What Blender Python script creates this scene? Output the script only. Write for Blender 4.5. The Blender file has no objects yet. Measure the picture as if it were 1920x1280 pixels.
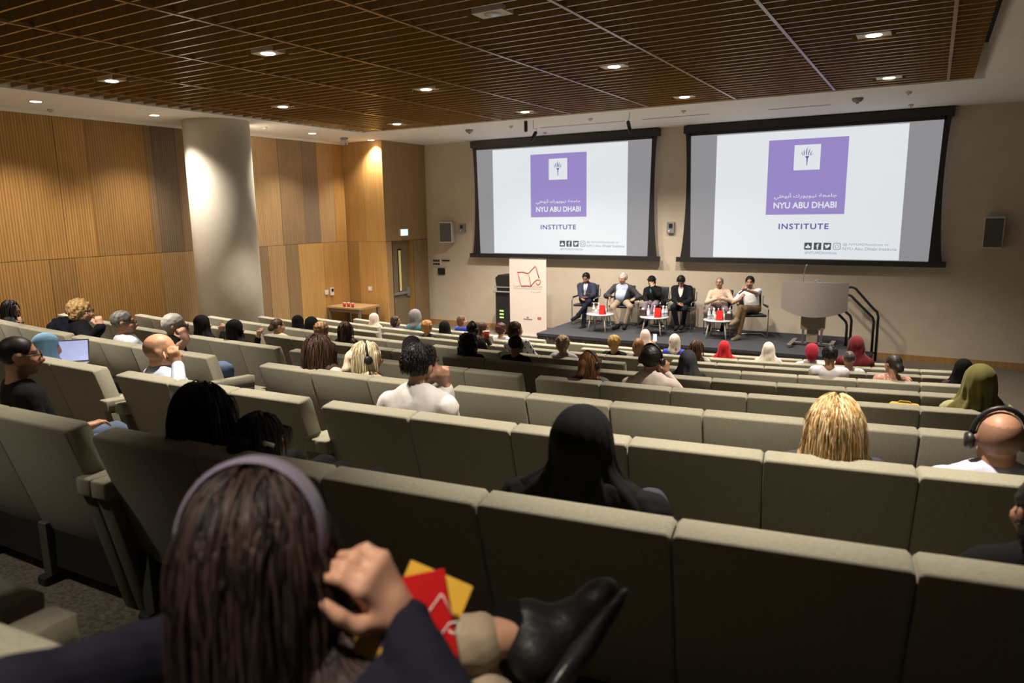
import bpy, bmesh, math, random
import numpy as np
from mathutils import Vector, Matrix

S = bpy.context.scene
COL = S.collection
random.seed(7)
RNG = np.random.default_rng(11)

# ------------------------------------------------------------------ camera
F_PX = 1341.42
YAW, PITCH, ROLL = math.radians(30.2654), math.radians(10.2935), math.radians(-0.8603)
CAM = np.array([0.0, 0.0, 3.10])
_cy, _sy, _cp, _sp = math.cos(YAW), math.sin(YAW), math.cos(PITCH), math.sin(PITCH)
_f = np.array([-_sy * _cp, _cy * _cp, -_sp])
_r = np.array([_cy, _sy, 0.0])
_u = np.cross(_r, _f)
C_R = _r * math.cos(ROLL) + _u * math.sin(ROLL)
C_U = -_r * math.sin(ROLL) + _u * math.cos(ROLL)
C_F = _f
cd = bpy.data.cameras.new('camera')
cam = bpy.data.objects.new('camera', cd)
COL.objects.link(cam)
cam.matrix_world = Matrix(((C_R[0], C_U[0], -C_F[0], CAM[0]), (C_R[1], C_U[1], -C_F[1], CAM[1]),
                           (C_R[2], C_U[2], -C_F[2], CAM[2]), (0, 0, 0, 1)))
cd.sensor_width = 36.0
cd.lens = 36.0 * F_PX / 1920.0
cd.clip_start = 0.02
cd.dof.use_dof = True
cd.dof.focus_distance = 6.5
cd.dof.aperture_fstop = 2.8
S.camera = cam

def ray(x, y):
    d = (x - 960) * C_R + (640 - y) * C_U + F_PX * C_F
    return d / np.linalg.norm(d)
def at_z(x, y, z):
    d = ray(x, y); return CAM + d * ((z - CAM[2]) / d[2])
def at_y(x, y, Y):
    d = ray(x, y); return CAM + d * (Y / d[1])
def at_x(x, y, X):
    d = ray(x, y); return CAM + d * (X / d[0])
def proj(p):
    q = np.asarray(p, float) - CAM
    z = q @ C_F
    return 960 + F_PX * (q @ C_R) / z, 640 - F_PX * (q @ C_U) / z, z

# ------------------------------------------------------------------ world + exposure
W = bpy.data.worlds.new('World'); S.world = W; W.use_nodes = True
W.node_tree.nodes['Background'].inputs[0].default_value = (1.0, 0.86, 0.68, 1)
W.node_tree.nodes['Background'].inputs[1].default_value = 0.004
S.view_settings.view_transform = 'Standard'
S.view_settings.look = 'None'
S.view_settings.gamma = 1.0
S.view_settings.exposure = 0.0
S.view_settings.use_curve_mapping = False

LIGHT_W = 730.0       # power of one ceiling downlight
LIGHT_C = (1.0, 0.87, 0.72)

# ------------------------------------------------------------------ helpers
_mats = {}
def srgb(c):
    return tuple((v / 12.92 if v <= .04045 else ((v + .055) / 1.055) ** 2.4) for v in [k / 255.0 for k in c])
def mat(name, col, rough=.6, metal=0.0, noise=0.0, nscale=20.0, bump=0.0, bscale=200.0, emis=0.0, spec=.5,
        trans=0.0, alpha=1.0, coord='Object', stretch=(1, 1, 1), sheen=0.0, attr=None, base=1.0):
    if name in _mats: return _mats[name]
    m = bpy.data.materials.new(name); m.use_nodes = True; _mats[name] = m
    nt = m.node_tree; N = nt.nodes; L = nt.links
    b = N['Principled BSDF']
    c = (col[0], col[1], col[2], 1)
    b.inputs['Base Color'].default_value = c
    b.inputs['Roughness'].default_value = rough
    b.inputs['Metallic'].default_value = metal
    b.inputs['Specular IOR Level'].default_value = spec
    if sheen: b.inputs['Sheen Weight'].default_value = sheen
    if trans:
        b.inputs['Transmission Weight'].default_value = trans; b.inputs['IOR'].default_value = 1.45
    if alpha < 1: b.inputs['Alpha'].default_value = alpha
    if emis:
        b.inputs['Emission Color'].default_value = c; b.inputs['Emission Strength'].default_value = emis
        if base < 1: c = (c[0] * base, c[1] * base, c[2] * base, 1); b.inputs['Base Color'].default_value = c
    src = None
    if attr:
        a = N.new('ShaderNodeAttribute'); a.attribute_name = attr; src = a.outputs['Color']
        L.new(src, b.inputs['Base Color'])
    if noise or bump:
        tc = N.new('ShaderNodeTexCoord'); mp = N.new('ShaderNodeMapping'); mp.inputs['Scale'].default_value = stretch
        L.new(tc.outputs[coord], mp.inputs['Vector'])
    if noise:
        n = N.new('ShaderNodeTexNoise'); n.inputs['Scale'].default_value = nscale; n.inputs['Detail'].default_value = 4
        L.new(mp.outputs[0], n.inputs['Vector'])
        mr = N.new('ShaderNodeMapRange'); mr.inputs[1].default_value = .3; mr.inputs[2].default_value = .7
        mr.inputs[3].default_value = 1 - noise; mr.inputs[4].default_value = 1 + noise
        L.new(n.outputs['Fac'], mr.inputs[0])
        mx = N.new('ShaderNodeVectorMath'); mx.operation = 'SCALE'
        if src is None: mx.inputs[0].default_value = c[:3]
        else: L.new(src, mx.inputs[0])
        L.new(mr.outputs[0], mx.inputs['Scale']); L.new(mx.outputs[0], b.inputs['Base Color'])
    if bump:
        n2 = N.new('ShaderNodeTexNoise'); n2.inputs['Scale'].default_value = bscale; n2.inputs['Detail'].default_value = 3
        L.new(mp.outputs[0], n2.inputs['Vector'])
        bp = N.new('ShaderNodeBump'); bp.inputs['Strength'].default_value = bump; bp.inputs['Distance'].default_value = .01
        L.new(n2.outputs['Fac'], bp.inputs['Height']); L.new(bp.outputs[0], b.inputs['Normal'])
    return m

def wood(name, c1, c2, groove=0.0, rough=.45, axis=1, pitch=.03):
    """veneer: long vertical grain; optional fine routed grooves (fine relief, with groove shade put into the colour) across one axis"""
    if name in _mats: return _mats[name]
    m = bpy.data.materials.new(name); m.use_nodes = True; _mats[name] = m
    nt = m.node_tree; N = nt.nodes; L = nt.links; b = N['Principled BSDF']
    b.inputs['Roughness'].default_value = rough; b.inputs['Specular IOR Level'].default_value = .3
    tc = N.new('ShaderNodeTexCoord'); mp = N.new('ShaderNodeMapping'); mp.inputs['Scale'].default_value = (14, 14, .8)
    L.new(tc.outputs['Object'], mp.inputs['Vector'])
    n = N.new('ShaderNodeTexNoise'); n.inputs['Scale'].default_value = 1.5; n.inputs['Detail'].default_value = 6
    L.new(mp.outputs[0], n.inputs['Vector'])
    rp = N.new('ShaderNodeValToRGB'); rp.color_ramp.elements[0].position = .3; rp.color_ramp.elements[1].position = .7
    rp.color_ramp.elements[0].color = (*c1, 1); rp.color_ramp.elements[1].color = (*c2, 1)
    L.new(n.outputs['Fac'], rp.inputs[0])
    out = rp.outputs[0]
    if groove:
        sx = N.new('ShaderNodeSeparateXYZ'); L.new(tc.outputs['Object'], sx.inputs[0])
        dv = N.new('ShaderNodeMath'); dv.operation = 'DIVIDE'; dv.inputs[1].default_value = pitch
        L.new(sx.outputs[axis], dv.inputs[0])
        fr = N.new('ShaderNodeMath'); fr.operation = 'FRACT'; L.new(dv.outputs[0], fr.inputs[0])
        pg = N.new('ShaderNodeMath'); pg.operation = 'PINGPONG'; pg.inputs[1].default_value = .5
        L.new(fr.outputs[0], pg.inputs[0])
        st = N.new('ShaderNodeMapRange'); st.inputs[1].default_value = .08; st.inputs[2].default_value = .2
        L.new(pg.outputs[0], st.inputs[0])
        bp = N.new('ShaderNodeBump'); bp.inputs['Strength'].default_value = groove; bp.inputs['Distance'].default_value = .012
        L.new(st.outputs[0], bp.inputs['Height']); L.new(bp.outputs[0], b.inputs['Normal'])
        mx = N.new('ShaderNodeMix'); mx.data_type = 'RGBA'; mx.blend_type = 'MULTIPLY'
        mr = N.new('ShaderNodeMapRange'); mr.inputs[3].default_value = .62; mr.inputs[4].default_value = 1  # groove shade painted in: colour darkened along each groove
        L.new(st.outputs[0], mr.inputs[0])
        mx.inputs['Factor'].default_value = 1.0
        L.new(out, mx.inputs[6]); L.new(mr.outputs[0], mx.inputs[7]); out = mx.outputs[2]
    L.new(out, b.inputs['Base Color'])
    return m

def link(name, me, parent=None, m=None):
    o = bpy.data.objects.new(name, me); COL.objects.link(o)
    if m is not None and me is not None and len(me.materials) == 0: me.materials.append(m)
    if parent is not None: o.parent = parent
    return o
def tag(o, label=None, cat=None, group=None, kind=None):
    if label: o['label'] = label
    if cat: o['category'] = cat
    if group: o['group'] = group
    if kind: o['kind'] = kind
    return o
def thing(name, label, cat, loc=(0, 0, 0), rz=0.0, group=None):
    o = bpy.data.objects.new(name, None); COL.objects.link(o)
    o.empty_display_size = .1
    o.location = loc; o.rotation_euler = (0, 0, rz)
    return tag(o, label, cat, group)
def copy_tree(o, parent=None, loc=None, rz=None):
    c = o.copy(); COL.objects.link(c)
    if parent is not None: c.parent = parent
    if loc is not None: c.location = loc
    if rz is not None: c.rotation_euler = (0, 0, rz)
    for ch in list(o.children): copy_tree(ch, c)
    return c

class MB:
    """collects simple solids into one mesh"""
    def __init__(s): s.v = []; s.f = []; s.sm = []
    def add(s, v, f, smooth=False):
        n = len(s.v); s.v += [tuple(map(float, p)) for p in v]
        s.f += [tuple(i + n for i in q) for q in f]; s.sm += [smooth] * len(f); return s
    def box(s, a, b, bev=0.0):
        (x0, y0, z0), (x1, y1, z1) = a, b
        if bev <= 0:
            v = [(x0, y0, z0), (x1, y0, z0), (x1, y1, z0), (x0, y1, z0), (x0, y0, z1), (x1, y0, z1), (x1, y1, z1), (x0, y1, z1)]
            return s.add(v, [(0, 3, 2, 1), (4, 5, 6, 7), (0, 1, 5, 4), (1, 2, 6, 5), (2, 3, 7, 6), (3, 0, 4, 7)])
        pr = [(y0 + bev, z0), (y1 - bev, z0), (y1, z0 + bev), (y1, z1 - bev), (y1 - bev, z1), (y0 + bev, z1), (y0, z1 - bev), (y0, z0 + bev)]
        return s.prism(pr, x0, x1, bev)
    def prism(s, pr, x0, x1, bev=0.0, smooth=False):
        """profile in (y,z), swept along x, ends chamfered"""
        n = len(pr); cy = sum(p[0] for p in pr) / n; cz = sum(p[1] for p in pr) / n
        def ring(x, d):
            out = []
            for (y, z) in pr:
                l = math.hypot(y - cy, z - cz); k = max(0, (l - d) / l) if l > 1e-9 else 1
                out.append((x, cy + (y - cy) * k, cz + (z - cz) * k))
            return out
        rings = [ring(x0, bev), ring(x0 + bev, 0), ring(x1 - bev, 0), ring(x1, bev)] if bev > 0 else [ring(x0, 0), ring(x1, 0)]
        v = [p for r in rings for p in r]; f = []
        for i in range(len(rings) - 1):
            for j in range(n):
                a = i * n + j; b = i * n + (j + 1) % n
                f.append((a, b, b + n, a + n))
        f.append(tuple(range(n - 1, -1, -1))); f.append(tuple(range((len(rings) - 1) * n, len(rings) * n)))
        # orientation: profile CCW in (y,z) seen from +x gives outward with reversed quads
        f = [tuple(reversed(q)) for q in f[:-2]] + [f[-2], f[-1]]
        return s.add(v, f, smooth)
    def tube(s, pts, r, n=8, cap=True, smooth=True):
        pts = [Vector(p) for p in pts]
        rr = r if isinstance(r, (list, tuple)) else [r] * len(pts)
        v = []; f = []; prev = None
        for i, p in enumerate(pts):
            t = (pts[min(i + 1, len(pts) - 1)] - pts[max(i - 1, 0)]).normalized()
            if prev is None:
                a = Vector((0, 0, 1)) if abs(t.z) < .9 else Vector((1, 0, 0)); e1 = t.cross(a).normalized()
            else: e1 = (prev - t * prev.dot(t)).normalized()
            prev = e1; e2 = t.cross(e1)
            for k in range(n):
                an = 2 * math.pi * k / n
                v.append(p + (e1 * math.cos(an) + e2 * math.sin(an)) * rr[i])
        for i in range(len(pts) - 1):
            for k in range(n):
                a = i * n + k; b = i * n + (k + 1) % n
                f.append((a, b, b + n, a + n))
        if cap:
            f.append(tuple(range(n - 1, -1, -1))); f.append(tuple(range((len(pts) - 1) * n, len(pts) * n)))
        return s.add(v, f, smooth)
    def lathe(s, prof, c=(0, 0, 0), n=24, smooth=True):
        """profile list of (r,z), revolved about z at c"""
        v = []; f = []
        for (r, z) in prof:
            for k in range(n):
                a = 2 * math.pi * k / n; v.append((c[0] + r * math.cos(a), c[1] + r * math.sin(a), c[2] + z))
        for i in range(len(prof) - 1):
            for k in range(n):
                a = i * n + k; b = i * n + (k + 1) % n
                f.append((a, b, b + n, a + n))
        f.append(tuple(range(n - 1, -1, -1))); f.append(tuple(range((len(prof) - 1) * n, len(prof) * n)))
        return s.add(v, f, smooth)
    def poly(s, pts, h, axis='z', z0=0.0):
        """flat polygon pts (a,b) extruded by h along axis"""
        n = len(pts)
        def P(a, b, t):
            return {'z': (a, b, t), 'y': (a, t, b), 'x': (t, a, b)}[axis]
        v = [P(a, b, z0) for a, b in pts] + [P(a, b, z0 + h) for a, b in pts]
        f = [tuple(range(n - 1, -1, -1)), tuple(range(n, 2 * n))] + [(i, (i + 1) % n, n + (i + 1) % n, n + i) for i in range(n)]
        return s.add(v, f)
    def mesh(s, name):
        me = bpy.data.meshes.new(name); me.from_pydata(s.v, [], s.f)
        me.polygons.foreach_set('use_smooth', s.sm)
        bm = bmesh.new(); bm.from_mesh(me); bmesh.ops.recalc_face_normals(bm, faces=bm.faces); bm.to_mesh(me); bm.free()
        me.update(); return me
    def obj(s, name, m, parent=None):
        return link(name, s.mesh(name), parent, m)

def smooth_angle(o, deg=35):
    me = o.data
    for p in me.polygons: p.use_smooth = True
    bm = bmesh.new(); bm.from_mesh(me)
    for e in bm.edges:
        if len(e.link_faces) == 2 and e.calc_face_angle(0) > math.radians(deg): e.smooth = False
    bm.to_mesh(me); bm.free()
    return o
# ================================================================== ROOM
ZC = 4.92            # soffit height
YW = 16.3            # front wall
XL = -13.55          # timber side wall
XD = -12.2           # wall with the exit door
YR = 14.5            # short return wall
XRW = 3.4            # right wall (outside the frame)
YB = -4.0            # back wall (behind the camera)
RH, RD = 0.17725, 1.19833
ROW_CX, ROW_YA = -4.5184, 1.42027
K_R, K_L = .0337427, .0237449
TOP0 = 3.10 - .81434     # top of seat backs, row 0
HB = 0.86                # seat back height above its tier

def row_top(r): return TOP0 - RH * r - .00028 * r * r
def row_floor(r): return max(0.0, row_top(r) - HB) if r < 8 else 0.0
def row_pt(r, s):
    """point of the seat-back top line of row r at arc length s from the middle of the hall, and its heading"""
    k = K_R if s > 0 else K_L
    kr = k / (1 - k * r * RD); a = s * kr
    return np.array([ROW_CX + math.sin(a) / kr, ROW_YA + r * RD + (1 - math.cos(a)) / kr, row_top(r)]), a

M_dim = mat('unseen_wall_dark', (.07, .05, .035), rough=.8, noise=.1, nscale=4)  # invented dark finish for the unseen walls, cuts bounce onto the seat backs
M_wall = mat('cream_plaster', (.52, .46, .375), rough=.85, noise=.04, nscale=3, bump=.05, bscale=120)
M_white = mat('white_soffit', (.80, .79, .76), rough=.8, noise=.02, nscale=4)
M_carpet = mat('carpet_beige_grey', (.17, .145, .115), rough=.95, noise=.5, nscale=60, bump=.8, bscale=350)
M_slat = wood('oak_slat', (.28, .155, .05), (.37, .22, .08), rough=.28)
M_dark = mat('plenum_black', (.012, .011, .010), rough=.9, noise=.2, nscale=5)
M_black = mat('black_satin', (.012, .012, .014), rough=.45, noise=.1, nscale=30)
M_metal = mat('chrome', (.55, .56, .58), rough=.18, metal=1.0, noise=.03, nscale=10)
M_grey = mat('grey_paint', (.22, .23, .24), rough=.5, noise=.05, nscale=20)

# floor: front floor + tiers as one stepped slab
mb = MB()
mb.box((XL - 1.5, YB, -.3), (XRW + .5, YW + .4, 0.0))
floor = tag(mb.obj('floor', M_carpet), kind='structure')
def tier_poly(r, edge_in):
    pts = []
    for s in np.linspace(-9.3, 8.2, 36):
        p, a = row_pt(r, s); pts.append((p[0] + math.sin(a) * edge_in * 1, p[1] - math.cos(a) * edge_in))
    return pts
for r in range(7, -3, -1):
    z = row_top(r) - HB
    ed = tier_poly(r + 1, .12)           # nosing just behind the next row of seat backs
    pts = ed + [(XRW + .2, ed[-1][1])] + [(XRW + .2, YB), (XL - 1.2, YB)] + [(XL - 1.2, ed[0][1])]
    m_ = MB(); m_.poly(pts, z + (.001 * (r + 3)) - (-.25 if r == 7 else row_top(r + 1) - HB - .05), 'z', -.25 if r == 7 else row_top(r + 1) - HB - .05)
    t = m_.obj('floor_tier', M_carpet, floor)

# front wall, right wall, back wall
wf = MB(); wf.box((XD - .05, YW, -.2), (XRW + .3, YW + .25, ZC + .6)); wall_front = tag(wf.obj('wall_front', M_wall), kind='structure')
wr = MB(); wr.box((XRW, YB, -.2), (XRW + .25, YW, ZC + .6)); tag(wr.obj('wall_right', M_dim), kind='structure')
wb = MB(); wb.box((XL - .3, YB - .25, -.2), (XRW + .3, YB, ZC + .6)); tag(wb.obj('wall_back', M_dim), kind='structure')

# skirting of front wall
M_skirt = wood('oak_skirting', (.30, .17, .06), (.40, .24, .10))
sk = MB(); sk.box((XD, YW - .03, .0), (XRW, YW, .13)); tag(sk.obj('baseboard_front', M_skirt), kind='structure')

# ---- timber panelled left wall: individual boards in different tones
tones = [((.40, .215, .065), (.50, .285, .095)), ((.33, .18, .06), (.40, .23, .08)), ((.25, .165, .085), (.31, .21, .12)),
         ((.19, .14, .095), (.24, .18, .125)), ((.46, .26, .085), (.56, .34, .12)), ((.37, .235, .11), (.45, .30, .15))]
M_pan = [wood('timber_panel_%d' % i, a, b, groove=.5, axis=1, pitch=.048) for i, (a, b) in enumerate(tones)]
M_panx = [wood('timber_board_%d' % i, a, b, groove=.4, axis=0, pitch=.048) for i, (a, b) in enumerate(tones)]
M_back = wood('timber_backing', (.10, .06, .03), (.13, .08, .04))
wl = MB(); wl.box((XL - .25, YB, -.2), (XL, YR + .2, ZC + .6)); wall_left = tag(wl.obj('wall_left', M_back), kind='structure')
ZS = 2.38
upper = [(-3.9, 0), (-1.2, 1), (1.4, 0), (3.9, 1), (5.6, 0), (7.25, 0), (7.8, 1), (8.95, 2), (9.1, 3), (9.62, 2), (10.6, 5), (12.3, 2), (13.05, 3), (13.55, 5), (14.1, 0), (YR, None)]
lower = [(-3.9, 1), (-.5, 0), (2.2, 1), (4.6, 0), (6.9, 1), (7.35, 0), (9.05, 5), (10.2, 2), (11.8, 5), (12.35, 2), (12.75, 4), (13.6, 0), (YR, None)]
for lst, z0, z1 in ((upper, ZS + .004, ZC), (lower, .0, ZS - .004)):
    for (y0, t), (y1, _) in zip(lst[:-1], lst[1:]):
        b = MB(); b.box((XL, y0 + .004, z0), (XL + .035, y1 - .004, z1), .003)
        b.obj('panel', M_pan[t], wall_left)
# return wall (faces the audience) and door wall
wx = MB(); wx.box((XL - .2, YR + .035, -.2), (XD - .035, YR + .3, ZC + .6)); wall_return = tag(wx.obj('wall_return', M_back), kind='structure')
for x0, x1, z0, z1, t in ((XL + .035, XL + .42, 0, ZS, 1), (XL + .42, XD, 0, ZS, 4), (XL + .035, XL + .7, ZS, ZC, 0), (XL + .7, XD, ZS, ZC, 4)):
    b = MB(); b.box((x0 + .003, YR, z0 + .003), (x1 - .003, YR + .035, z1 - .003), .003); b.obj('panel', M_panx[t], wall_return)
D0, D1, DT, DREC = 14.74, 15.66, 2.39, .42
wd = MB()
for (y0, y1, z0, z1) in ((YR + .3, D0 - .02, -.2, ZC + .6), (D1 + .02, YW + .2, -.2, ZC + .6), (D0 - .02, D1 + .02, DT + .02, ZC + .6)):
    wd.box((XD - .6, y0, z0), (XD - .035, y1, z1))
wd.box((XD - .75, YR + .3, -.2), (XD - .6, YW + .2, ZC + .6))
wall_door = tag(wd.obj('wall_door', M_back), kind='structure')
for y0, y1, z0, z1, t in ((YR + .035, D0, 0, ZS, 5), (D1, YW, 0, ZS, 2), (YR + .035, 15.2, ZS + .005, ZC, 5), (15.2, YW, ZS + .005, ZC, 5)):
    b = MB(); b.box((XD - .035, y0 + .003, z0 + .003), (XD, y1 - .003, z1 - .003), .003); b.obj('panel', M_pan[t], wall_door)
for (y0, y1, z0, z1) in ((D0 - .02, D0 + .005, 0, DT), (D1 - .005, D1 + .02, 0, DT), (D0, D1, DT - .005, DT + .02)):
    b = MB(); b.box((XD - .26, y0, z0), (XD - .036, y1, z1)); b.obj('jamb_board', M_panx[4], wall_door)
# exit door
M_door = mat('door_grey_brown', (.21, .16, .10), rough=.5, noise=.06, nscale=6)
dr = thing('door_1', 'grey-brown exit door with a tall narrow window and push bar, under the exit sign', 'door', (XD - .20, D0 + .01, 0)); dr['kind'] = 'structure'
dw = D1 - D0 - .02
b = MB(); b.box((-.05, 0, 0), (0, dw, DT - .01), .004); b.obj('leaf', M_door, dr)
M_vis = mat('lit_vision_glass', (.72, .60, .24), rough=.15, noise=.05, nscale=8, emis=.18)
b = MB(); b.box((0, dw * .50, .98), (.012, dw * .66, 2.15)); fr_ = b.obj('window_frame', M_black, dr)
b = MB(); b.box((.012, dw * .53, 1.02), (.016, dw * .63, 2.11)); b.obj('pane', M_vis, fr_)
b = MB(); b.box((.02, dw * .06, .93), (.075, dw * .9, 1.0), .008); b.box((0, dw * .82, .86), (.06, dw * .95, 1.1), .008); b.obj('push_bar', M_grey, dr)

# ---- ceiling: white soffit with a big recess filled with oak slats
SX0, SX1, SY0, SY1 = -11.45, .5, .6, 13.03
cl = MB()
cl.box((XL - .3, YB, ZC), (SX0, YW + .3, ZC + .5)); cl.box((SX1, YB, ZC), (XRW + .3, YW + .3, ZC + .5))
cl.box((SX0, SY1, ZC), (SX1, YW + .3, ZC + .5)); cl.box((SX0, YB, ZC), (SX1, SY0, ZC + .5))
ceiling = tag(cl.obj('ceiling', M_white), kind='structure')
cp = MB(); cp.box((SX0 - .3, SY0 - .3, ZC + .5), (SX1 + .3, SY1 + .3, ZC + .56)); cp.obj('plenum_lid', M_dark, ceiling)
BATX = [.035 - 1.5555 * i for i in range(8)]
LX = [-.72, -3.78, -6.85, -9.95]
LY = [0.10, 3.15, 6.2, 9.25, 12.36]
SP = 1.5555 / 7
SLZ0, SLZ1, SLT = ZC + .015, ZC + .18, .026
_slm = {}
def slat_mesh(L):
    k = round(L, 3)
    if k not in _slm:
        b = MB(); b.box((0, -SLT / 2, SLZ0), (L, SLT / 2, SLZ1)); _slm[k] = b.mesh('slat'); _slm[k].materials.append(M_slat)
    return _slm[k]
y = SY1 - .05; slat_ys = []
while y > SY0 + .05:
    slat_ys.append(y); y -= SP
for y in slat_ys:
    cuts = []
    for ly in LY:
        if abs(y - ly) < .135: cuts = [(lx - .22, lx + .22) for lx in LX]
    x0, x1 = SX0 + .01, .36
    segs = []; cur = x0
    for a, b_ in sorted(cuts):
        segs.append((cur, a)); cur = b_
    segs.append((cur, x1))
    for a, b_ in segs:
        o = link('slat', slat_mesh(b_ - a), ceiling); o.location = (a, y, 0)
bm_ = MB(); bm_.box((-.018, SY0 + .02, ZC + .008), (.018, SY1 - .02, ZC + .04)); btm = bm_.mesh('batten'); btm.materials.append(M_slat)
for bx in BATX:
    o = link('batten', btm, ceiling); o.location = (bx, 0, 0)
for dyy in ((6.05, -5.6), (5.8, -4.3)): pass

# shadow-gap trim between soffit and timber wall
tr = MB(); tr.box((XL + .035, YB, ZC - .05), (XL + .09, YR, ZC)); tag(tr.obj('trim_1', M_white), kind='structure')

# round column
b = MB(); b.lathe([(.62, 0), (.62, ZC + .01)], n=48)
M_colw = mat('column_plaster', (.72, .68, .60), rough=.75, noise=.03, nscale=3)
colm = tag(b.obj('column', M_colw), 'thick round white plaster column standing beside the timber wall', 'column'); colm.location = (-12.33, 9.72, 0)

# ---- downlights
M_lens = mat('lamp_lens', (1.0, .86, .72), rough=.4, noise=.01, emis=14.0)
M_trimw = mat('lamp_trim', (.62, .58, .52), rough=.5, noise=.03)
M_off = mat('lamp_lens_off', (.5, .5, .5), rough=.25, noise=.03)
def add_spot(parent, w, size=1.75, blend=.6, rad=.09, z=-.03, col=LIGHT_C, rot=(0, 0, 0)):
    ld = bpy.data.lights.new('lamp', 'SPOT'); ld.energy = w; ld.color = col; ld.spot_size = size; ld.spot_blend = blend; ld.shadow_soft_size = rad
    lo = bpy.data.objects.new('lamp', ld); COL.objects.link(lo); lo.parent = parent; lo.location = (0, 0, z); lo.rotation_euler = rot
    return lo
rowname = {6.2: 'nearest visible row', 9.25: 'middle row', 12.36: 'row nearest the screens', 3.15: 'row above the seats', .10: 'row behind the camera'}
colname = ['rightmost', 'second from the right', 'second from the left', 'leftmost']
sq = MB(); sq.box((-.17, -.11, .0), (.17, .11, .05), .004); sqm = sq.mesh('housing'); sqm.materials.append(M_trimw)
ln = MB(); ln.lathe([(.075, -.006), (.085, .002)], n=24); lnm = ln.mesh('lens'); lnm.materials.append(M_lens)
lnx = MB(); lnx.lathe([(.075, -.006), (.085, .002)], n=24); lnmx = lnx.mesh('lens'); lnmx.materials.append(M_off)
for j, ly in enumerate(LY):
    for i, lx in enumerate(LX):
        off = (j == 2 and i == 1)
        t = thing('downlight', 'square recessed downlight in the slatted ceiling, %s, %s%s' % (rowname[ly], colname[i], ', switched off' if off else ''), 'ceiling light',
                  (lx, ly, ZC + .03), group='downlights among the ceiling slats')
        link('housing', sqm, t); link('lens', lnmx if off else lnm, t)
        if not off: add_spot(t, LIGHT_W * ((.9, .5, .15, .15)[i], 1.35, 1.35, 1.35, 1.2)[j], size=(.95 if i == 0 else 1.35, 1.36, 1.36, 1.36, 1.9)[j])
rd = MB(); rd.lathe([(.10, .0), (.10, -.008), (.085, -.008)], n=24); rdm = rd.mesh('trim_ring'); rdm.materials.append(M_trimw)
l2 = MB(); l2.lathe([(.08, -.004), (.08, -.009)], n=24); l2m = l2.mesh('lens'); l2m.materials.append(M_lens)
for i, ly in enumerate((2.4, 4.4, 6.43, 8.45, 10.4, 12.33, 14.33)):
    t = thing('soffit_light', 'small round soffit downlight, %s' % ['over the back left corner, out of view', 'left of the frame above the timber wall', 'above the timber wall at the far left edge', 'just left of the white column', 'hidden behind the white column', 'above the timber wall right of the column', 'in the corner above the side table'][i], 'ceiling light', (-12.38, ly, ZC), group='round lights along the timber wall')
    link('trim_ring', rdm, t); link('lens', l2m, t)
    add_spot(t, LIGHT_W * .55, size=1.95, blend=.85, rad=.06)
# ================================================================== PROJECTION SCREENS
def text_mesh(body, size, font=None, sx=1.0, bold=0.0, space=1.0):
    cu = bpy.data.curves.new('txt', 'FONT'); cu.body = body; cu.size = size; cu.align_x = 'CENTER'; cu.align_y = 'CENTER'
    cu.offset = bold; cu.space_character = space; cu.resolution_u = 3
    o = bpy.data.objects.new('txt', cu); COL.objects.link(o)
    bpy.context.view_layer.update()
    me = bpy.data.meshes.new_from_object(o.evaluated_get(bpy.context.evaluated_depsgraph_get()))
    bpy.data.objects.remove(o); bpy.data.curves.remove(cu)
    for v in me.vertices:      # text lies in xy -> stand it up facing -y
        x, yy, _ = v.co; v.co = (x * sx, 0, yy)
    me.update(); return me
def text_fit(body, width, height, **k):
    """text scaled to an exact width and cap height"""
    me = text_mesh(body, 1.0, **k)
    n = len(me.vertices)
    if n == 0: return me
    co = np.empty(n * 3); me.vertices.foreach_get('co', co); co = co.reshape(-1, 3)
    lo = co.min(0); hi = co.max(0); c = (lo + hi) / 2
    co[:, 0] = (co[:, 0] - c[0]) * width / (hi[0] - lo[0]); co[:, 2] = (co[:, 2] - c[2]) * height / (hi[2] - lo[2])
    me.vertices.foreach_set('co', co.ravel()); me.update(); return me

AR_BIG = '\uFEF2\uFEC7\uFEEE\uFE91\u0623 \uFED9\uFEAD\uFEEE\uFEF3\uFEEE\uFEF4\uFEE7 \uFE94\uFECC\uFEE3\uFE8E\uFE9F'      # shaped, visual order
SE = 1.12                                    # screen brightness
M_scr_w = mat('projected_white', (.80, .84, .88), rough=.9, noise=.015, nscale=2, emis=SE * .80, base=.12)
M_scr_p = mat('projected_purple', (.33, .26, .60), rough=.9, noise=.02, nscale=3, emis=SE * .80, base=.12)
M_scr_t = mat('projected_violet_text', (.10, .09, .36), rough=.9, noise=.02, nscale=3, emis=SE * .8, base=.12)
M_scr_d = mat('projected_dark_grey', (.055, .075, .095), rough=.9, noise=.02, nscale=3, emis=SE * .8, base=.12)
M_scr_l = mat('projected_light_grey', (.26, .32, .40), rough=.9, noise=.02, nscale=3, emis=SE * .8, base=.12)
M_scr_s = mat('screen_fabric', (.34, .34, .36), rough=.9, noise=.02, nscale=3, emis=.75, base=.15)  # bare fabric beside the image, its lit look put in as glow
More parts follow.
